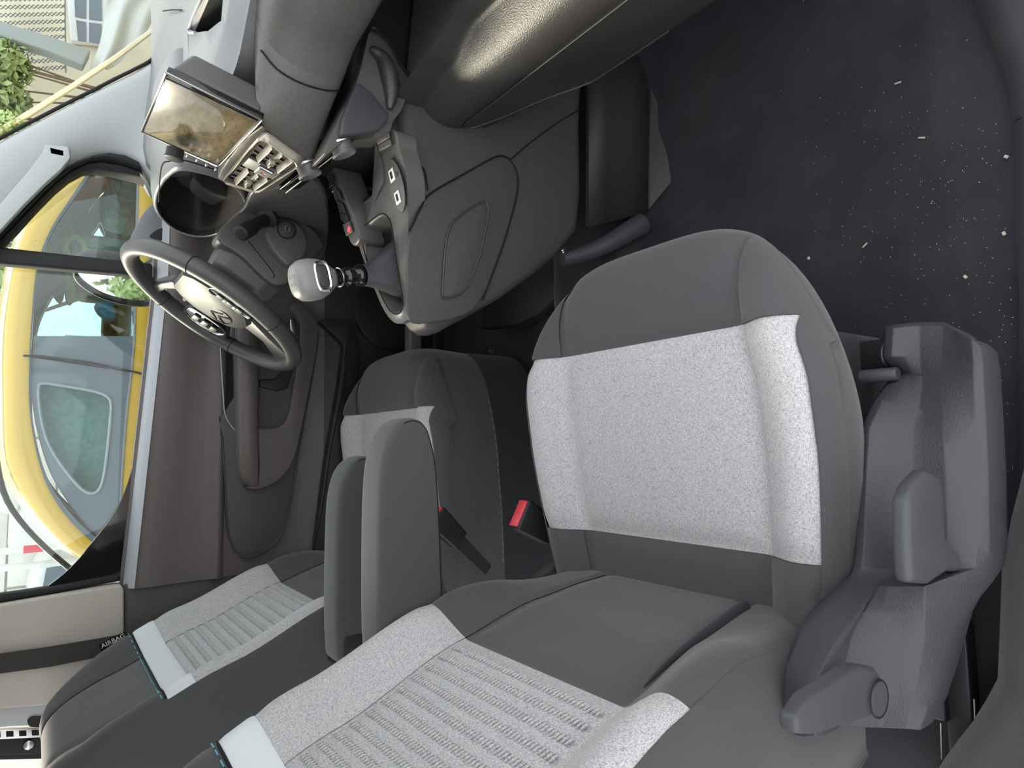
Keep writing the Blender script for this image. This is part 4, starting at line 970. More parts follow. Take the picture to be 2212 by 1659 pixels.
# left arm with speaker mesh, blanked switches and the lit parking brake button
la = smooth_path([(0.508,0.161,0.585),(0.497,0.124,0.585),(0.475,0.106,0.580),(0.433,0.093,0.570),(0.396,0.083,0.560),(0.364,0.089,0.545),(0.351,0.093,0.540),(0.347,0.114,0.538),(0.357,0.134,0.540),(0.394,0.139,0.550),(0.439,0.154,0.560),(0.474,0.155,0.575)], 3, True)
prism('left_arm', la, (0, 0, -.05), 'dash_smooth', K, .004)
c_ = Vector((0.462,0.128,0.576))
mo = prism('mesh_disc', [c_+Vector((.018*cos(2*pi*i/28), .011*sin(2*pi*i/28), -.0005)) for i in range(28)], (0, 0, .0015), 'seam_black', K)
for k in range(5):
    dx_ = -.012+.006*k; hw = .010*sqrt(max(.05, 1-(dx_/.018)**2))
    tube('mesh_bar', [c_+Vector((dx_, -hw, .0014)), c_+Vector((dx_, hw, .0014))], .0008, 'dash_smooth', mo, nv=5)
for a, m_ in (([(0.444,0.113,0.570),(0.435,0.102,0.570),(0.413,0.100,0.563),(0.433,0.129,0.566)], 'black_plastic'), ([(0.432,0.135,0.562),(0.415,0.108,0.560),(0.397,0.103,0.556),(0.407,0.135,0.556)], 'black_plastic'), ([(0.407,0.138,0.555),(0.397,0.106,0.555),(0.387,0.101,0.552),(0.388,0.126,0.550),(0.395,0.137,0.551)], 'black_plastic')):
    prism('blank_switch', [Vector(p)+Vector((0, 0, .002)) for p in a], (0, 0, .002), m_, K, .001)
pbz = prism('parking_brake_switch', [Vector(p)+Vector((0, 0, .002)) for p in [(0.387,0.133,0.549),(0.385,0.104,0.549),(0.366,0.101,0.544),(0.366,0.131,0.543)]], (0, 0, .004), 'dash_smooth', K, .0015)
rl_ = Vector((0.371,0.107,0.552))
tube('warning_ring', [rl_+Vector((.0042*cos(2*pi*i/24), .0042*sin(2*pi*i/24), .0012)) for i in range(24)], .0009, 'red_light', pbz, nv=5, closed=True)
text('warning_letter', 'P', .008, rl_+Vector((0, 0, .0012)), (0, -1, 0), (1, 0, 0), 'red_light', pbz, .0003)
# socket plate with two ports
c_ = Vector((0.392,-0.067,0.546)); dv = (Vector((0.363,-0.070,0.540))-Vector((0.421,-0.062,0.552))); dl = dv.normalized(); dw = dl.cross(Vector((0, 0, 1))).normalized(); dn = dw.cross(dl)
if dn.z < 0: dn = -dn
plate = [c_+dl*.042*cos(2*pi*i/36)+dw*.021*sin(2*pi*i/36) for i in range(36)]
so = prism('socket_plate', [p+dn*.001 for p in plate], tuple(dn*.002), 'dash_smooth', K, .0008)
tube('plate_gap', [p+dn*.0015 for p in plate], .001, 'seam_black', so, nv=5, closed=True)
for t in (.017, -.019):
    q = c_+dl*t*-1+dw*.002
    po = prism('usb_port', [q+dl*.0095+dw*.0075+dn*.003, q+dl*.0095-dw*.0075+dn*.003, q-dl*.0095-dw*.0075+dn*.003, q-dl*.0095+dw*.0075+dn*.003], tuple(dn*.0015), 'white_print', so, .0008)
    prism('port_mouth', [q+dl*.0055+dw*.003+dn*.0046, q+dl*.0055-dw*.003+dn*.0046, q-dl*.0055-dw*.003+dn*.0046, q-dl*.0055+dw*.003+dn*.0046], tuple(dn*.0004), 'seam_black', po)
text('phone_symbol', 'A', .011, c_-dl*.012+dw*-.0130+dn*.0032, -dl, -dw, 'seam_black', so, .0002)
# twin rocker in front of the sockets
rk = [(0.467,-0.046,0.566),(0.466,-0.081,0.564),(0.446,-0.079,0.558),(0.449,-0.044,0.560)]
for a, b in ((0, .48), (.52, 1)):
    A, B, C2, D2 = [Vector(p)+Vector((0, 0, .001)) for p in rk]
    prism('rocker_switch', [A.lerp(D2, a), B.lerp(C2, a), B.lerp(C2, b), A.lerp(D2, b)], (0, 0, .005), 'dash_smooth', K, .0015)
# side panel with its gap line and inset field
op = smooth_path([(0.184,-0.079,0.533),(0.247,-0.079,0.536),(0.297,-0.079,0.534),(0.333,-0.079,0.526),(0.360,-0.079,0.513),(0.386,-0.079,0.495),(0.431,-0.079,0.435),(0.476,-0.079,0.371),(0.480,-0.079,0.346),(0.467,-0.079,0.331),(0.444,-0.079,0.324),(0.403,-0.079,0.332),(0.331,-0.079,0.357),(0.272,-0.079,0.382),(0.235,-0.079,0.401),(0.204,-0.079,0.430),(0.185,-0.079,0.489)], 4, True)
prism('side_panel', op, (0, .006, 0), 'console_plastic', K, .0015)
seam('side_panel_gap', [(0.319,-0.080,0.533),(0.333,-0.080,0.526),(0.360,-0.080,0.513),(0.386,-0.079,0.495),(0.430,-0.080,0.436),(0.475,-0.079,0.372),(0.480,-0.080,0.347),(0.467,-0.079,0.331),(0.444,-0.080,0.325),(0.403,-0.080,0.333),(0.330,-0.080,0.358),(0.271,-0.080,0.383),(0.228,-0.080,0.402)], K, .0017)
ip = smooth_path([(0.228,-0.081,0.477),(0.262,-0.081,0.475),(0.307,-0.081,0.471),(0.338,-0.081,0.462),(0.358,-0.081,0.446),(0.390,-0.081,0.404),(0.390,-0.081,0.393),(0.378,-0.081,0.389),(0.351,-0.081,0.394),(0.302,-0.081,0.407),(0.262,-0.081,0.424),(0.237,-0.081,0.440),(0.224,-0.081,0.468)], 4, True)
prism('inset_field', ip, (0, .004, 0), 'console_plastic', K, .0012)
seam('inset_edge', [p+Vector((0, -.001, 0)) for p in ip[::3]], K, .0016, 'valance_smooth', n=2, closed=True)
seam('body_gap', [(0.480,-0.080,0.339),(0.524,-0.080,0.292),(0.571,-0.080,0.237),(0.614,-0.080,0.180),(0.632,-0.080,0.158),(0.664,-0.080,0.159)], K, .0012)
seam('top_gap', [(0.448,-0.080,0.546),(0.432,-0.080,0.530),(0.423,-0.080,0.508),(0.407,-0.080,0.503),(0.389,-0.080,0.500)], K, .0012)

# footwell cover under the console
FC = root('footwell_cover', 'dark plastic tunnel cover below the console in the footwell', 'cover')
fa = [Vector(p) for p in ((0.783,-0.083,0.158), (0.663,-0.081,0.160), (0.390,-0.081,0.172))]
fb = [Vector(p) for p in ((0.861,-0.100,-0.020), (0.731,-0.105,0.004), (0.441,-0.105,0.027))]
loft('flank', [[a, a.lerp(b, .33)+Vector((0, .004, 0)), a.lerp(b, .66)+Vector((0, -.002, 0)), b] for a, b in zip(fa, fb)], 'footwell_plastic', FC, smooth=60, solid=.004)
seam('flank_gap', [a+Vector((0, -.002, 0)) for a in fa], FC, .003, n=4)
prism('flange', [(0.759,-0.107,0.004),(0.698,-0.125,-0.003),(0.627,-0.140,-0.018),(0.586,-0.140,-0.014),(0.497,-0.140,-0.003),(0.444,-0.110,0.031),(0.591,-0.107,0.018)], (0, .006, 0), 'console_plastic', FC, .002)
tube('air_duct', smooth_path([(0.329,-0.060,0.213), (0.344,-0.070,0.168), (0.365,-0.085,0.125), (0.390,-0.095,0.085), (0.414,-0.100,0.045)], 5), lambda t: .012+.010*t, 'boot_leather', FC, nv=14)
lathe('screw', [(0, .003), (.004, .002), (.005, 0)], (0.340,-0.075,0.222), (0, -1, 0), 'chrome', FC, n=10)
FP = root('floor_plate', 'scuffed dark sheet plate on the floor between the seats', 'floor plate')
prism('plate', round_poly([(0.283,0.410,0.085),(0.343,0.400,0.085),(0.388,0.283,0.085),(0.419,0.065,0.085),(0.366,0.010,0.085),(0.281,0.180,0.085),(0.272,0.250,0.085)], 4, .12), (0, 0, -.03), 'dark_metal', FP, .006)
lathe('bolt', [(0, .006), (.008, .006), (.010, .004), (.016, .003), (.017, 0)], (0.221,0.365,0.090), (0, 0, 1), 'dark_metal', FP, n=14)
prism('bracket', [(0.277,0.400,0.286),(0.284,0.400,0.257),(0.182,0.400,0.255),(0.175,0.400,0.287)], (0, .03, 0), 'dash_smooth', FP, .004)
box('cover_block', (.02, -.085, .02), (.40, .11, .085), 'fabric_black', FP, .02)

# ---------------------------------------------------------------- gear lever
G = root('gear_lever', 'gear lever with pale leather knob and chrome framed button', 'gear lever')
kc = Vector((0.254,0.030,0.640)); bs = Vector((0.289,0.051,0.500)); ax = (kc-bs).normalized()
sdx = (Vector((1, 0, 0))-ax*ax.x).normalized(); sdy = ax.cross(sdx)
secs = []
for h, wx, wy in ((.036, .002, .002), (.035, .016, .014), (.031, .025, .021), (.022, .031, .025), (.008, .0325, .026), (-.006, .031, .0245), (-.018, .026, .020), (-.028, .018, .015), (-.034, .0145, .0125)):
    row = []
    for i in range(32):
        a = 2*pi*i/32; ca, sa = cos(a), sin(a)
        row.append(kc+ax*h+sdx*wx*(abs(ca)**.8)*(1 if ca >= 0 else -1)+sdy*wy*(abs(sa)**.8)*(1 if sa >= 0 else -1))
    secs.append(row)
kb = loft('knob', secs, 'knob_leather', G, closed=True, caps=True, smooth=180)
if sdy.y > 0: fy = -sdy
else: fy = sdy
def stad(c, hw, hh, o): return [c+sdx*(hw*cos(2*pi*i/28))*1.0+ax*(hh*sin(2*pi*i/28))+fy*o for i in range(28)]
fc = kc+ax*-.002
def stad2(hw, hh, o):
    pts = []
    for i in range(32):
        a = 2*pi*i/32; ca, sa = cos(a), sin(a)
        pts.append(fc+sdx*hw*(abs(ca)**.55)*(1 if ca >= 0 else -1)+ax*hh*(abs(sa)**.55)*(1 if sa >= 0 else -1)+fy*o)
    return pts
fr_ = loft('button_frame', [stad2(.024, .0135, .018), stad2(.024, .0135, .0262), stad2(.021, .0115, .0275), stad2(.018, .009, .0265), stad2(.018, .009, .022)], 'chrome', G, closed=True, smooth=40)
prism('release_button', stad2(.0165, .0075, .021), tuple(fy*.006), 'valance_smooth', fr_, .001)
for i, tx_ in enumerate(('1 3 5', '2 4 6')):
    text('shift_pattern', tx_, .0075, kc+ax*(.0335-.004*i*0)+sdx*(.006-.011*i)+ax*.0022, sdy if sdy.y < 0 else -sdy, sdx, 'grey_print', kb, .0004)
q0 = kc-ax*.034
lathe('stem', [(.0145, 0), (.0145, .010), (.0115, .012), (.0115, .018), (.015, .021), (.0165, .024), (.015, .028), (.011, .031), (.0105, .038), (.015, .041), (.018, .045), (.018, .049), (.015, .053), (.014, .056)], q0, tuple(-ax), 'gloss_black', G, n=28)
tube('stem_ring', [q0-ax*.010+(sdx*cos(2*pi*i/28)+sdy*sin(2*pi*i/28))*.0148 for i in range(28)], .0013, 'chrome', G, nv=6, closed=True)
tpb = q0-ax*.053
wl3 = [b.lerp(sum(i_, Vector())/90, .10)+Vector((0, 0, -.040)) for b in i_]
secs = []
for k, f in ((0, 0), (.12, .04), (.3, .22), (.55, .45), (.8, .72), (1, .95)):
    row = []
    for j in range(90):
        a = 2*pi*j/90
        d_ = wl3[j]-bs; dd = Vector((d_.x, d_.y, 0)).normalized()
        topp = tpb+(dd-ax*dd.dot(ax)).normalized()*.017
        wob = 1+.05*sin(5*a+k*4)*sin(pi*k)
        base_ = bs.lerp(wl3[j], .85); base_.z = wl3[j].z
        p = topp.lerp(base_, f); p.z = topp.z+(base_.z-topp.z)*k
        ctr_ = tpb.lerp(bs, k); p = Vector((ctr_.x+(p.x-ctr_.x)*wob, ctr_.y+(p.y-ctr_.y)*wob, p.z))
        row.append(p)
    secs.append(row)
loft('boot', secs, 'boot_leather', G, closed=True, smooth=180)

# ================================================================ outside the car
gr = mesh_obj('ground', [(-14, -14, -.5), (16, -14, -.5), (16, 18, -.5), (-14, 18, -.5)], [(0, 1, 2, 3)], 'paving', smooth=0)
tag(gr, 'pale paved yard around the car', 'ground', kind='structure')

# own door mirror
DM = root('door_mirror', 'black door mirror outside the driver window reflecting the bright sky', 'mirror')
MG = [(0.438, 0.975, 0.913), (0.448, 0.953, 0.906), (0.451, 0.939, 0.881), (0.446, 0.931, 0.814), (0.433, 0.946, 0.774), (0.412, 0.981, 0.749), (0.394, 1.014, 0.742), (0.386, 1.033, 0.755), (0.387, 1.043, 0.799), (0.396, 1.039, 0.847), (0.411, 1.019, 0.886), (0.426, 0.995, 0.908)]
gl_ = smooth_path(MG, 3, True)
mn = Vector((-.88, -.45, .12)).normalized()
cc = sum(gl_, Vector())/len(gl_)
def ms(p, k, o): return cc+(p-cc)*k+mn*o
prism('mirror_glass', [ms(p, .97, -.008) for p in gl_], tuple(mn*-.002), 'mirror_glass', DM)
loft('housing', [[ms(p, .97, -.010) for p in gl_], [ms(p, .99, .002) for p in gl_], [ms(p, 1.06, .001) for p in gl_], [ms(p, 1.13, -.015) for p in gl_], [ms(p, 1.14, -.04) for p in gl_], [ms(p, .98, -.065) for p in gl_], [ms(p, .6, -.078) for p in gl_]], 'black_plastic', DM, closed=True, caps=True, smooth=180)
tube('mirror_arm', [cc-mn*.04+Vector((0, -.02, -.06)), Vector((.47, .82, .74))], .02, 'black_plastic', DM, nv=12)

# yellow car parked alongside
YC = root('yellow_car', 'bright yellow car parked alongside with curved rear window', 'car')
YN, YF = 1.9, 3.5
outer = [(-.52, .62), (-.448, .736), (-.369, .852), (-.28, .93), (-.196, .985), (-.034, 1.058), (.20, 1.078), (.413, 1.085), (.63, 1.072), (.80, 1.045), (1.0, .97), (1.5, .72), (1.56, .62)]
inner = [(-.372, .735), (-.325, .80), (-.24, .872), (-.15, .925), (-.04, .965), (.125, .997), (.29, 1.007), (.50, 1.006), (.66, .998), (.80, .965), (.95, .90), (1.34, .72), (1.30, .695), (.68, .690), (.41, .686), (.127, .703), (-.15, .712), (-.30, .715)]
OL = start(resample(smooth_path([(x, 0, z) for x, z in outer], 4)+[], 120), Vector((-.52, 0, .62)))
IL = start(resample(smooth_path([(x, 0, z) for x, z in inner], 4, True), 120), Vector((-.33, 0, .715)))
# match by angle about the window centre so that the ring never folds
wc_ = Vector((.45, 0, .86))
def at_angle(loop, a):
    best, bd = None, 9
    L = loop+[loop[0]]
    d = Vector((cos(a), 0, sin(a)))
    for p, q in zip(L, L[1:]):
        u, v = p-wc_, q-wc_
        cu = u.x*d.z-u.z*d.x; cv = v.x*d.z-v.z*d.x
        if cu*cv <= 0 and abs(cu-cv) > 1e-9:
            t = cu/(cu-cv); r = u.lerp(v, t)
            if r.dot(d) > 0: best = wc_+r
    return best
angs = [2*pi*i/160 for i in range(160)]
OA = [at_angle(OL, a) for a in angs]; IA = [at_angle(IL, a) for a in angs]
OA = [o if o else i for o, i in zip(OA, IA)]; IA = [i if i else o for o, i in zip(OA, IA)]
def Yp(p, y): return Vector((p.x, y, p.z))
for y, s in ((YN, 1), (YF, -1)):
    loft('side_panel', [[Yp(p, y+s*.06) for p in IA], [Yp(p, y+s*.004) for p in IA], [Yp(i.lerp(o, .5), y) for i, o in zip(IA, OA)], [Yp(i.lerp(o, .85), y+s*.012) for i, o in zip(IA, OA)], [Yp(o, y+s*.05) for o in OA]], 'yellow_paint', YC, closed=True, smooth=60)
    fr = [wc_+(i-wc_)*.965 for i in IA]
    loft('window_frame', [[Yp(p, y-s*.002) for p in IA], [Yp(p, y+s*.0) for p in fr], [Yp(p, y+s*.03) for p in fr]], 'tinted', YC, closed=True, smooth=40)
ro = smooth_path([(x, 0, z) for x, z in outer], 4)
loft('roof', [[(p.x, y, p.z+h) for p in ro] for y, h in ((YN+.05, 0), (YN+.2, .03), ((YN+YF)/2, .045), (YF-.2, .03), (YF-.05, 0))], 'yellow_paint', YC, smooth=60)
lowp = [(-.52, .62), (-.56, .45), (-.58, .1), (-.56, -.28), (2.55, -.28), (2.6, .1), (2.5, .45), (1.9, .60), (1.56, .62)]
prism('lower_body', [(x, YN-.02, z) for x, z in lowp], (0, YF-YN+.04, 0), 'yellow_paint', YC, .05)
seam('door_gap', [(0.338,1.896,1.025),(0.337,1.896,0.945),(0.317,1.896,0.819),(0.298,1.896,0.685),(0.278,1.896,0.622)], YC, .004)
prism('front_pane', [(0.690,1.915,1.012),(0.381,1.915,0.994),(0.409,1.915,0.683),(0.741,1.915,0.677),(0.983,1.915,0.765),(0.910,1.915,0.938)], (0, .004, 0), 'glass_tint', YC)
prism('pillar_panel', [(0.412,1.912,0.999),(0.437,1.912,0.684),(0.295,1.912,0.680),(0.335,1.912,0.999)], (0, .01, 0), 'tinted', YC)
qo = smooth_path([(0.335,1.908,1.004),(0.294,1.908,0.680),(0.128,1.908,0.691),(-0.046,1.908,0.696),(-0.200,1.908,0.702),(-0.302,1.908,0.708),(-0.336,1.908,0.739),(-0.293,1.908,0.798),(-0.189,1.908,0.871),(-0.071,1.908,0.933),(0.076,1.908,0.976),(0.207,1.908,0.996)], 4, True)
qi = smooth_path([(0.227,1.912,0.976),(0.244,1.912,0.963),(0.234,1.912,0.886),(0.220,1.912,0.808),(0.203,1.912,0.770),(0.176,1.912,0.755),(0.110,1.912,0.756),(0.007,1.912,0.761),(-0.095,1.912,0.770),(-0.141,1.912,0.783),(-0.153,1.912,0.805),(-0.135,1.912,0.837),(-0.060,1.912,0.892),(0.019,1.912,0.936),(0.093,1.912,0.960),(0.167,1.912,0.972)], 4, True)
qo = resample(qo, 80); qi = start(resample(qi, 80), qo[0])
loft('quarter_panel', [qo, [q+Vector((0, .004, 0)) for q in qo], qi, [q+Vector((0, .03, 0)) for q in qi]], 'tinted', YC, closed=True, smooth=40)
prism('quarter_pane', [q+Vector((0, .012, 0)) for q in qi], (0, .004, 0), 'glass_tint', YC)
prism('sun_shade', [wq+Vector((0, .06, 0)) for wq in qi], (0, .006, 0), 'shade_green', YC)
tube('quarter_seal', [q+Vector((0, -.002, 0)) for q in qi], .006, 'beam_grey', YC, nv=6, closed=True)
tube('roof_rail', smooth_path([Vector(p)+Vector((0, 0, .02)) for p in [(0.693,1.980,1.096),(0.457,1.980,1.092),(0.209,1.980,1.084),(-0.002,1.980,1.070),(-0.166,1.980,1.032),(-0.303,1.980,0.947),(-0.440,1.980,0.825)]], 4), .010, 'black_plastic', YC, nv=8)
box('seat', (.72, 2.35, .25), (.95, 2.85, .88), 'sky_tint_interior', YC, .06)
box('rear_seat', (-.30, 2.3, .2), (-.02, 3.2, .80), 'sky_tint_interior', YC, .06)
box('dashboard', (1.25, 1.98, .4), (1.5, 3.4, .72), 'sky_tint_interior', YC, .05)
tube('strap', smooth_path([(0.752,2.100,0.898), (0.805,2.100,0.915), (0.843,2.100,0.889), (0.825,2.100,0.855), (0.760,2.100,0.845)], 5), .012, 'toy_yellow', YC)
for lab, nm, poly, m_ in (('crumpled light blue cloth inside the yellow car', 'cloth', [(0.607,2.200,0.801),(0.622,2.200,0.754),(0.589,2.200,0.728),(0.546,2.200,0.730),(0.552,2.200,0.768),(0.575,2.200,0.793)], 'toy_blue'),
                          ('orange and yellow bag inside the yellow car', 'bag', [(0.684,2.200,0.950),(0.715,2.200,0.927),(0.699,2.200,0.908),(0.623,2.200,0.908),(0.602,2.200,0.923),(0.641,2.200,0.949)], 'toy_orange'),
                          ('yellow and blue bag hanging inside the yellow car', 'bag', [(0.726,2.220,0.908),(0.736,2.220,0.877),(0.631,2.220,0.871),(0.601,2.220,0.888),(0.628,2.220,0.902)], 'toy_yellow')):
    o = prism(nm, smooth_path(poly, 3, True), (0, .06, 0), m_, None, .012); tag(o, lab, nm)

# stone wall across the yard, slab by slab
BW = root('wall_outside', 'pale stone slab wall across the yard', 'wall', kind='structure')
box('core', (-4.4, 6.04, -.5), (.9, 6.25, 2.4), 'stone', BW, 0)
me0 = None
for r_ in range(9):
    for c in range(8):
        if me0 is None:
            b0_ = box('slab', (0, 0, 0), (.60, .05, .305), 'stone', BW, .008); me0 = b0_.data
            o = b0_
        else:
            o = b0_.copy(); COL.objects.link(o); o.parent = BW
        o.location = (-4.2+c*.62+(r_ % 2)*.3, 6.0+random.uniform(-.006, .006), -.46+r_*.32)
for (x, lab) in (((-0.597,4.200,1.129)[0], 'white post with a red reflector band'), ((-0.697,4.200,1.125)[0], 'plain white post beside the banded one')):
    p = root('metal_post', lab, 'post', group=None)
    tube('pole', [(x, 4.2, -.5), (x, 4.2, 1.9)], .022, 'white_paint', p, nv=12)
    lathe('foot', [(.05, 0), (.05, .02), (.03, .03), (.022, .05)], (x, 4.2, -.5), (0, 0, 1), 'white_paint', p, n=14)
    if 'red' in lab:
        z_ = (-0.610,4.200,0.964)[2]
        tube('reflector', [(x, 4.2, z_-.05), (x, 4.2, z_+.05)], .024, 'red_button', p, nv=12)
WCAR = root('white_car', 'white car half hidden behind the yellow car roof', 'car')
wb = [(-0.975,4.700,0.981),(-0.813,4.700,0.923),(-0.777,4.700,0.886),(-0.761,4.700,0.753),(-0.758,4.700,0.444),(-1.482,4.700,0.422),(-1.374,4.700,0.965)]
prism('body', smooth_path(wb, 2, True), (0, 1.2, 0), 'white_paint', WCAR, .06)
box('lower_body', (-1.75, 4.75, -.5), (-.80, 5.85, .45), 'white_paint', WCAR, .05)
prism('windscreen', [(-0.917,4.690,0.901),(-0.795,4.690,0.885),(-0.773,4.690,0.753),(-0.925,4.690,0.707)], (0, .02, 0), 'tinted', WCAR)
pb_ = root('van_corner', 'pale rounded vehicle corner above the yellow car roof', 'car')
lp_ = smooth_path([(-0.201,4.400,1.244),(-0.197,4.400,1.105),(-0.240,4.400,1.070),(-0.307,4.400,1.043),(-0.354,4.400,1.046),(-0.393,4.400,1.073),(-0.370,4.400,1.145),(-0.317,4.400,1.239)], 3, True)
prism('panel', lp_, (0, .5, 0), 'white_paint', pb_, .05)
box('body', (-.62, 4.42, -.5), (-.28, 4.9, 1.10), 'white_paint', pb_, .04)

# foliage: trunk, branches and a cloud of leaf blades
def leaves(name, pts_, n, size, parent):
    v = []; f = []
    for i in range(n):
        c, r = random.choice(pts_)
        d = Vector((random.gauss(0, 1), random.gauss(0, 1), random.gauss(0, 1))).normalized()
        p = Vector(c)+d*r*random.random()**.4
        a = Vector((random.gauss(0, 1), random.gauss(0, 1), random.gauss(0, 1))).normalized(); b = a.cross(d)
        if b.length < .1: continue
        b.normalize(); s = size*random.uniform(.6, 1.3); k = len(v)
        v += [p-a*s, p+b*s*.4+d*s*.1, p+a*s, p-b*s*.4+d*s*.1]; f += [(k, k+1, k+2), (k, k+2, k+3)]
    o = mesh_obj(name, v, f, 'leaf', parent, smooth=0, fix=False); o['kind'] = 'stuff'; return o
def tree(nm, label, cat, base, top, blobs, n, size):
    t = root(nm, label, cat)
    tube('trunk', smooth_path([base, Vector(base).lerp(Vector(top), .5)+Vector((.03, 0, 0)), top], 5), lambda k: (.05-.03*k)*(1 if nm == 'tree' else .4), 'bark', t, nv=8)
    for c, r in blobs[:4]: tube('branch', [Vector(base).lerp(Vector(top), .6), c], lambda k: (.02-.012*k)*(1 if nm == 'tree' else .5), 'bark', t, nv=6)
    leaves('foliage', blobs, n, size, t)
tree('tree', 'leafy green tree beyond the yellow car roof', 'tree', (1.35, 5.3, -.5), (1.3, 5.3, 1.3), [((1.25, 5.2, 1.25), .28), ((.9, 5.3, 1.35), .30), ((1.6, 5.3, 1.4), .32), ((1.2, 5.3, 1.7), .4)], 1500, .06)
tree('shrub', 'green climbing plant near the net left of the pale beam', 'shrub', (2.194,3.800,1.098)[:2]+(-.5,), (2.309,3.800,1.192), [((2.352,3.800,1.193), .12), ((2.288,3.800,1.169), .10), ((2.153,3.800,1.229), .12), ((2.087,3.800,1.161), .10)], 700, .035)
tree('shrub', 'low green plant at the lower edge of the windscreen view', 'shrub', (1.896,3.700,1.129)[:2]+(-.5,), (1.960,3.700,1.153), [((1.923,3.700,1.165), .05), ((1.916,3.700,1.130), .04), ((1.865,3.700,1.192), .05)], 350, .03)

tree('tree', 'leafy tree behind the car that shows in the door mirror', 'tree', (-6.5, 3.9, -.5), (-6.4, 3.9, .9), [((-6.4, 3.6, .7), .5), ((-6.5, 4.3, .8), .5), ((-6.3, 3.9, 1.1), .5)], 1500, .09)
# house beyond the windscreen
HW = root('house', 'cream rendered house with mullioned window beyond the windscreen', 'building')
HY = 4.2
h0, h1 = (1.862,4.200,1.412)[0], (3.990,4.200,0.429)[0]
box('wall', (h0, HY, -.5), (h1+1.5, HY+.3, 1.9), 'render_cream', HW, 0)
fr0 = [(3.253,4.190,0.939),(3.363,4.190,0.687),(2.805,4.190,0.669),(2.753,4.190,0.890)]
prism('window_frame', fr0, (0, -.05, 0), 'white_paint', HW, .01)
for (a, b, c, d) in ((148, -55, 185, 40), (190, -55, 228, 42), (152, 46, 186, 92), (191, 48, 228, 98)):
    pass
prism('pane', [(3.222,4.135,0.893),(3.253,4.135,0.820),(2.939,4.135,0.810),(2.928,4.135,0.872)], (0, -.004, 0), 'tinted', HW)
prism('pane', [(3.260,4.135,0.805),(3.290,4.135,0.735),(2.960,4.135,0.719),(2.941,4.135,0.794)], (0, -.004, 0), 'tinted', HW)
prism('pane', [(2.904,4.135,0.866),(2.912,4.135,0.809),(2.774,4.135,0.804),(2.764,4.135,0.851)], (0, -.004, 0), 'tinted', HW)
prism('pane', [(2.915,4.135,0.793),(2.932,4.135,0.721),(2.786,4.135,0.716),(2.777,4.135,0.788)], (0, -.004, 0), 'tinted', HW)
BM = prism('scaffold_beam', [(2.523,3.720,1.367),(2.523,3.720,1.241),(2.519,3.720,1.020),(2.502,3.720,0.793),(2.393,3.720,0.828),(2.423,3.720,1.016),(2.436,3.720,1.238),(2.440,3.720,1.364)], (0, .10, 0), 'beam_grey', None, .01)
tag(BM, 'grey blue slanting beam seen through the windscreen', 'beam')
PO = prism('wooden_pole', [(1.777,3.660,1.291),(1.995,3.660,1.089),(2.241,3.660,0.873),(2.492,3.660,0.663),(2.746,3.660,0.464),(2.725,3.660,0.452),(2.466,3.660,0.650),(2.215,3.660,0.860),(1.964,3.660,1.077),(1.751,3.660,1.290)], (0, .03, 0), 'render_cream', None, .004)
tag(PO, 'pale thin pole running along the windscreen edge', 'pole')
def lin(a, b, i): return Vector(a).lerp(Vector(b), i/6)
SH = loft('plastic_sheet', [[Vector(lin((2.946,3.750,0.715),(3.076,3.750,0.401),i))+Vector((0, .05*sin(i*1.7), 0)) for i in range(7)], [Vector(lin((2.753,3.750,0.727),(2.861,3.750,0.447),i))+Vector((0, .06*sin(i*2.1+1), 0)) for i in range(7)], [Vector(lin((2.559,3.750,0.746),(2.635,3.750,0.532),i))+Vector((0, .05*sin(i*1.3+2), 0)) for i in range(7)], [Vector(lin((2.386,3.750,0.802),(2.436,3.750,0.654),i))+Vector((0, .04*sin(i*1.9), 0)) for i in range(7)]], 'sheet_plastic', None, smooth=180, subsurf=2, solid=.003)
tag(SH, 'crumpled clear plastic sheet outside the windscreen', 'plastic sheet')
# wire net
NT = root('wire_net', 'wire netting hung in front of the cream house', 'netting')
v0, f0 = [], []
o0, o1, o2 = [Vector(p) for p in ((2.916,4.040,1.359), (3.094,4.040,0.938), (2.292,4.040,1.332))]
ex, ez = (o2-o0), (o1-o0)
NXn, NZn = 12, 18
for i in range(NXn):
    for sgn in (0, 1):
        pts = []
        for j in range(NZn+1):
            off = .5 if (j+sgn) % 2 else 0
            pts.append(o0+ex*((i+off)/NXn)+ez*(j/NZn))
        v, f = tube_mesh(pts, .0035, 4); k = len(v0); v0 += v; f0 += [tuple(q+k for q in g) for g in f]
ob = mesh_obj('wires', v0, f0, 'net_wire', NT, smooth=180, fix=False); ob['kind'] = 'stuff'
tube('support_wire', [o0, o2], .004, 'net_wire', NT); tube('support_wire', [o1, o1+ex], .004, 'net_wire', NT)

# ---------------------------------------------------------------- small stuff
# rain drops on the quarter window and the door glass
v0, f0 = [], []
def drop(c, r):
    k = len(v0)
    for h, q in ((0, 1), (.6, .75)):
        for i in range(6): v0.append(Vector(c)+Vector((r*q*cos(pi*i/3), -r*h*.6, r*q*1.2*sin(pi*i/3))))
    v0.append(Vector(c)+Vector((0, -r*.7, 0)))
    for i in range(6):
        j = (i+1) % 6; f0.append((k+i, k+j, k+6+j, k+6+i)); f0.append((k+6+i, k+6+j, k+12))
lo, hi = Vector((0.619,0.774,0.818)), Vector((0.413,0.774,0.999))
for i in range(420):
    x = random.uniform(.43, .60); z = random.uniform(.83, 1.0)
    if x-.43 < .17*(1-(z-.83)/.2)+.02: drop((x, .7745, z), random.uniform(.0006, .0017))
for i in range(200): drop((random.uniform(.05, .40), .7845, random.uniform(.84, 1.03)), random.uniform(.0005, .0012))
o = mesh_obj('rain_drops', v0, f0, 'glass_clear', w2, smooth=180, fix=False); o['kind'] = 'stuff'

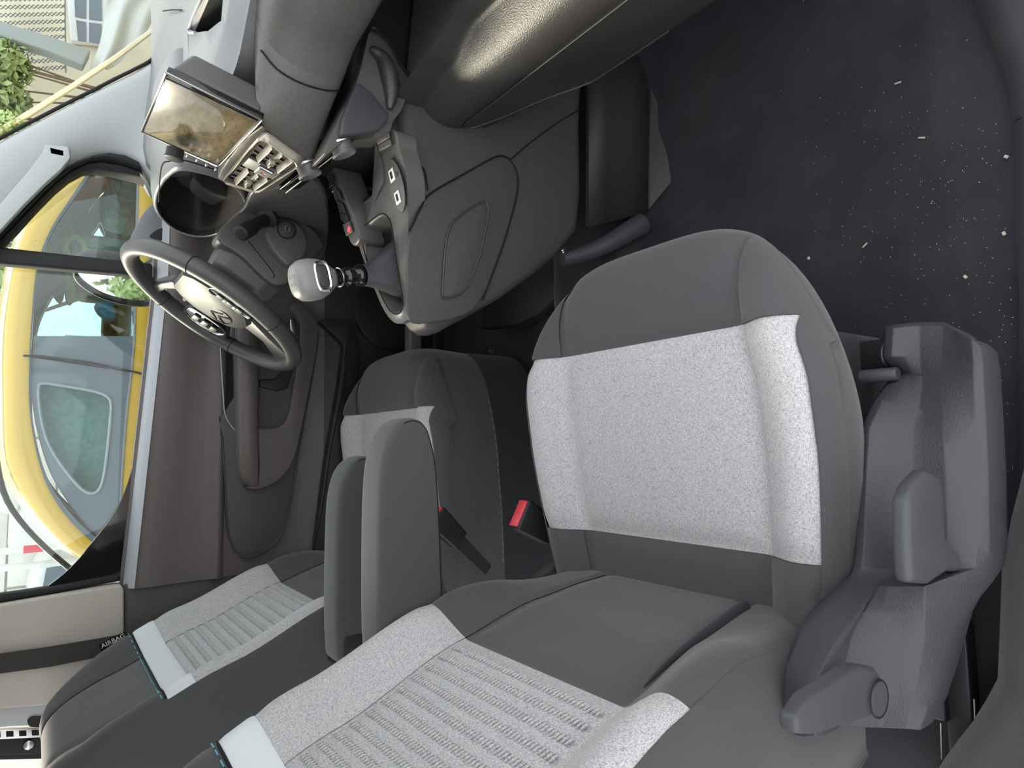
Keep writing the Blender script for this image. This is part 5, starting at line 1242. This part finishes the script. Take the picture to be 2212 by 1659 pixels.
# specks and crumbs on the carpet
v0, f0 = [], []
def speck(x, y, L, W_, a):
    z = floor_z(x, y)+.002; k = len(v0); c, s = cos(a), sin(a)
    for dx_, dy_, dz_ in ((-L, -W_, 0), (L, -W_, 0), (L, W_, 0), (-L, W_, 0), (-L*.7, -W_*.6, W_), (L*.7, -W_*.6, W_), (L*.7, W_*.6, W_), (-L*.7, W_*.6, W_)):
        v0.append((x+dx_*c-dy_*s, y+dx_*s+dy_*c, z+dz_))
    f0.extend([(k, k+1, k+5, k+4), (k+1, k+2, k+6, k+5), (k+2, k+3, k+7, k+6), (k+3, k, k+4, k+7), (k+4, k+5, k+6, k+7)])
for i in range(300):
    cl = random.choice(((.33, -.58, .07, .05), (.28, -.52, .09, .07), (.40, -.50, .14, .10), (.20, -.60, .10, .05), (.05, -.655, .20, .012)))
    x = random.gauss(cl[0], cl[2]); y = max(-.675, random.gauss(cl[1], cl[3]))
    speck(x, y, random.uniform(.0003, .0011), random.uniform(.00018, .00045), random.uniform(0, pi))
o = mesh_obj('carpet_specks', v0, f0, 'crumb', fl, smooth=0, fix=False); o['kind'] = 'stuff'
for i, (px_, lab) in enumerate((((0.499,-0.554,0.004), 'pale wood splinter standing out on the upper carpet'), ((0.240,-0.672,0.020), 'pale pebble on the carpet beside the door sill'), ((0.333,-0.682,0.020), 'rounded pale crumb beside the kick panel'), ((0.278,-0.408,0.004), 'white crumb just in front of the near cushion'), ((0.276,-0.495,0.004), 'reddish splinter on the carpet near the cushion'), ((0.405,-0.581,0.004), 'small pale splinter in the middle of the carpet'), ((0.198,-0.624,0.006), 'white pebble on the carpet between cushion and sill'))):
    x, y = px_[0], px_[1]; v0, f0 = [], []
    L = .005 if 'splinter' in lab else .0028; speck(x, y, L, .0013 if 'splinter' in lab else .0022, [1.5, .3, .9, .2, 2.2, 1.2, .6][i])
    f0.append((0, 3, 2, 1))
    o = mesh_obj('crumb', v0, f0, 'crumb', None, smooth=0, bevel=.0005, seg=2); tag(o, lab, 'crumb')

# ---------------------------------------------------------------- put every root at the foot of its thing
bpy.context.view_layer.update()
for r_ in [o for o in COL.objects if o.type == 'EMPTY' and o.parent is None]:
    ch = [c for c in COL.objects if c.parent is r_ and c.type == 'MESH']
    if not ch: continue
    pts = [c.matrix_world @ Vector(b) for c in ch for b in c.bound_box]
    lo = Vector((min(p.x for p in pts), min(p.y for p in pts), min(p.z for p in pts))); hi = Vector((max(p.x for p in pts), max(p.y for p in pts), max(p.z for p in pts)))
    r_.location = ((lo.x+hi.x)/2, (lo.y+hi.y)/2, lo.z)
    for c in ch: c.matrix_parent_inverse = Matrix.Translation(-r_.location)
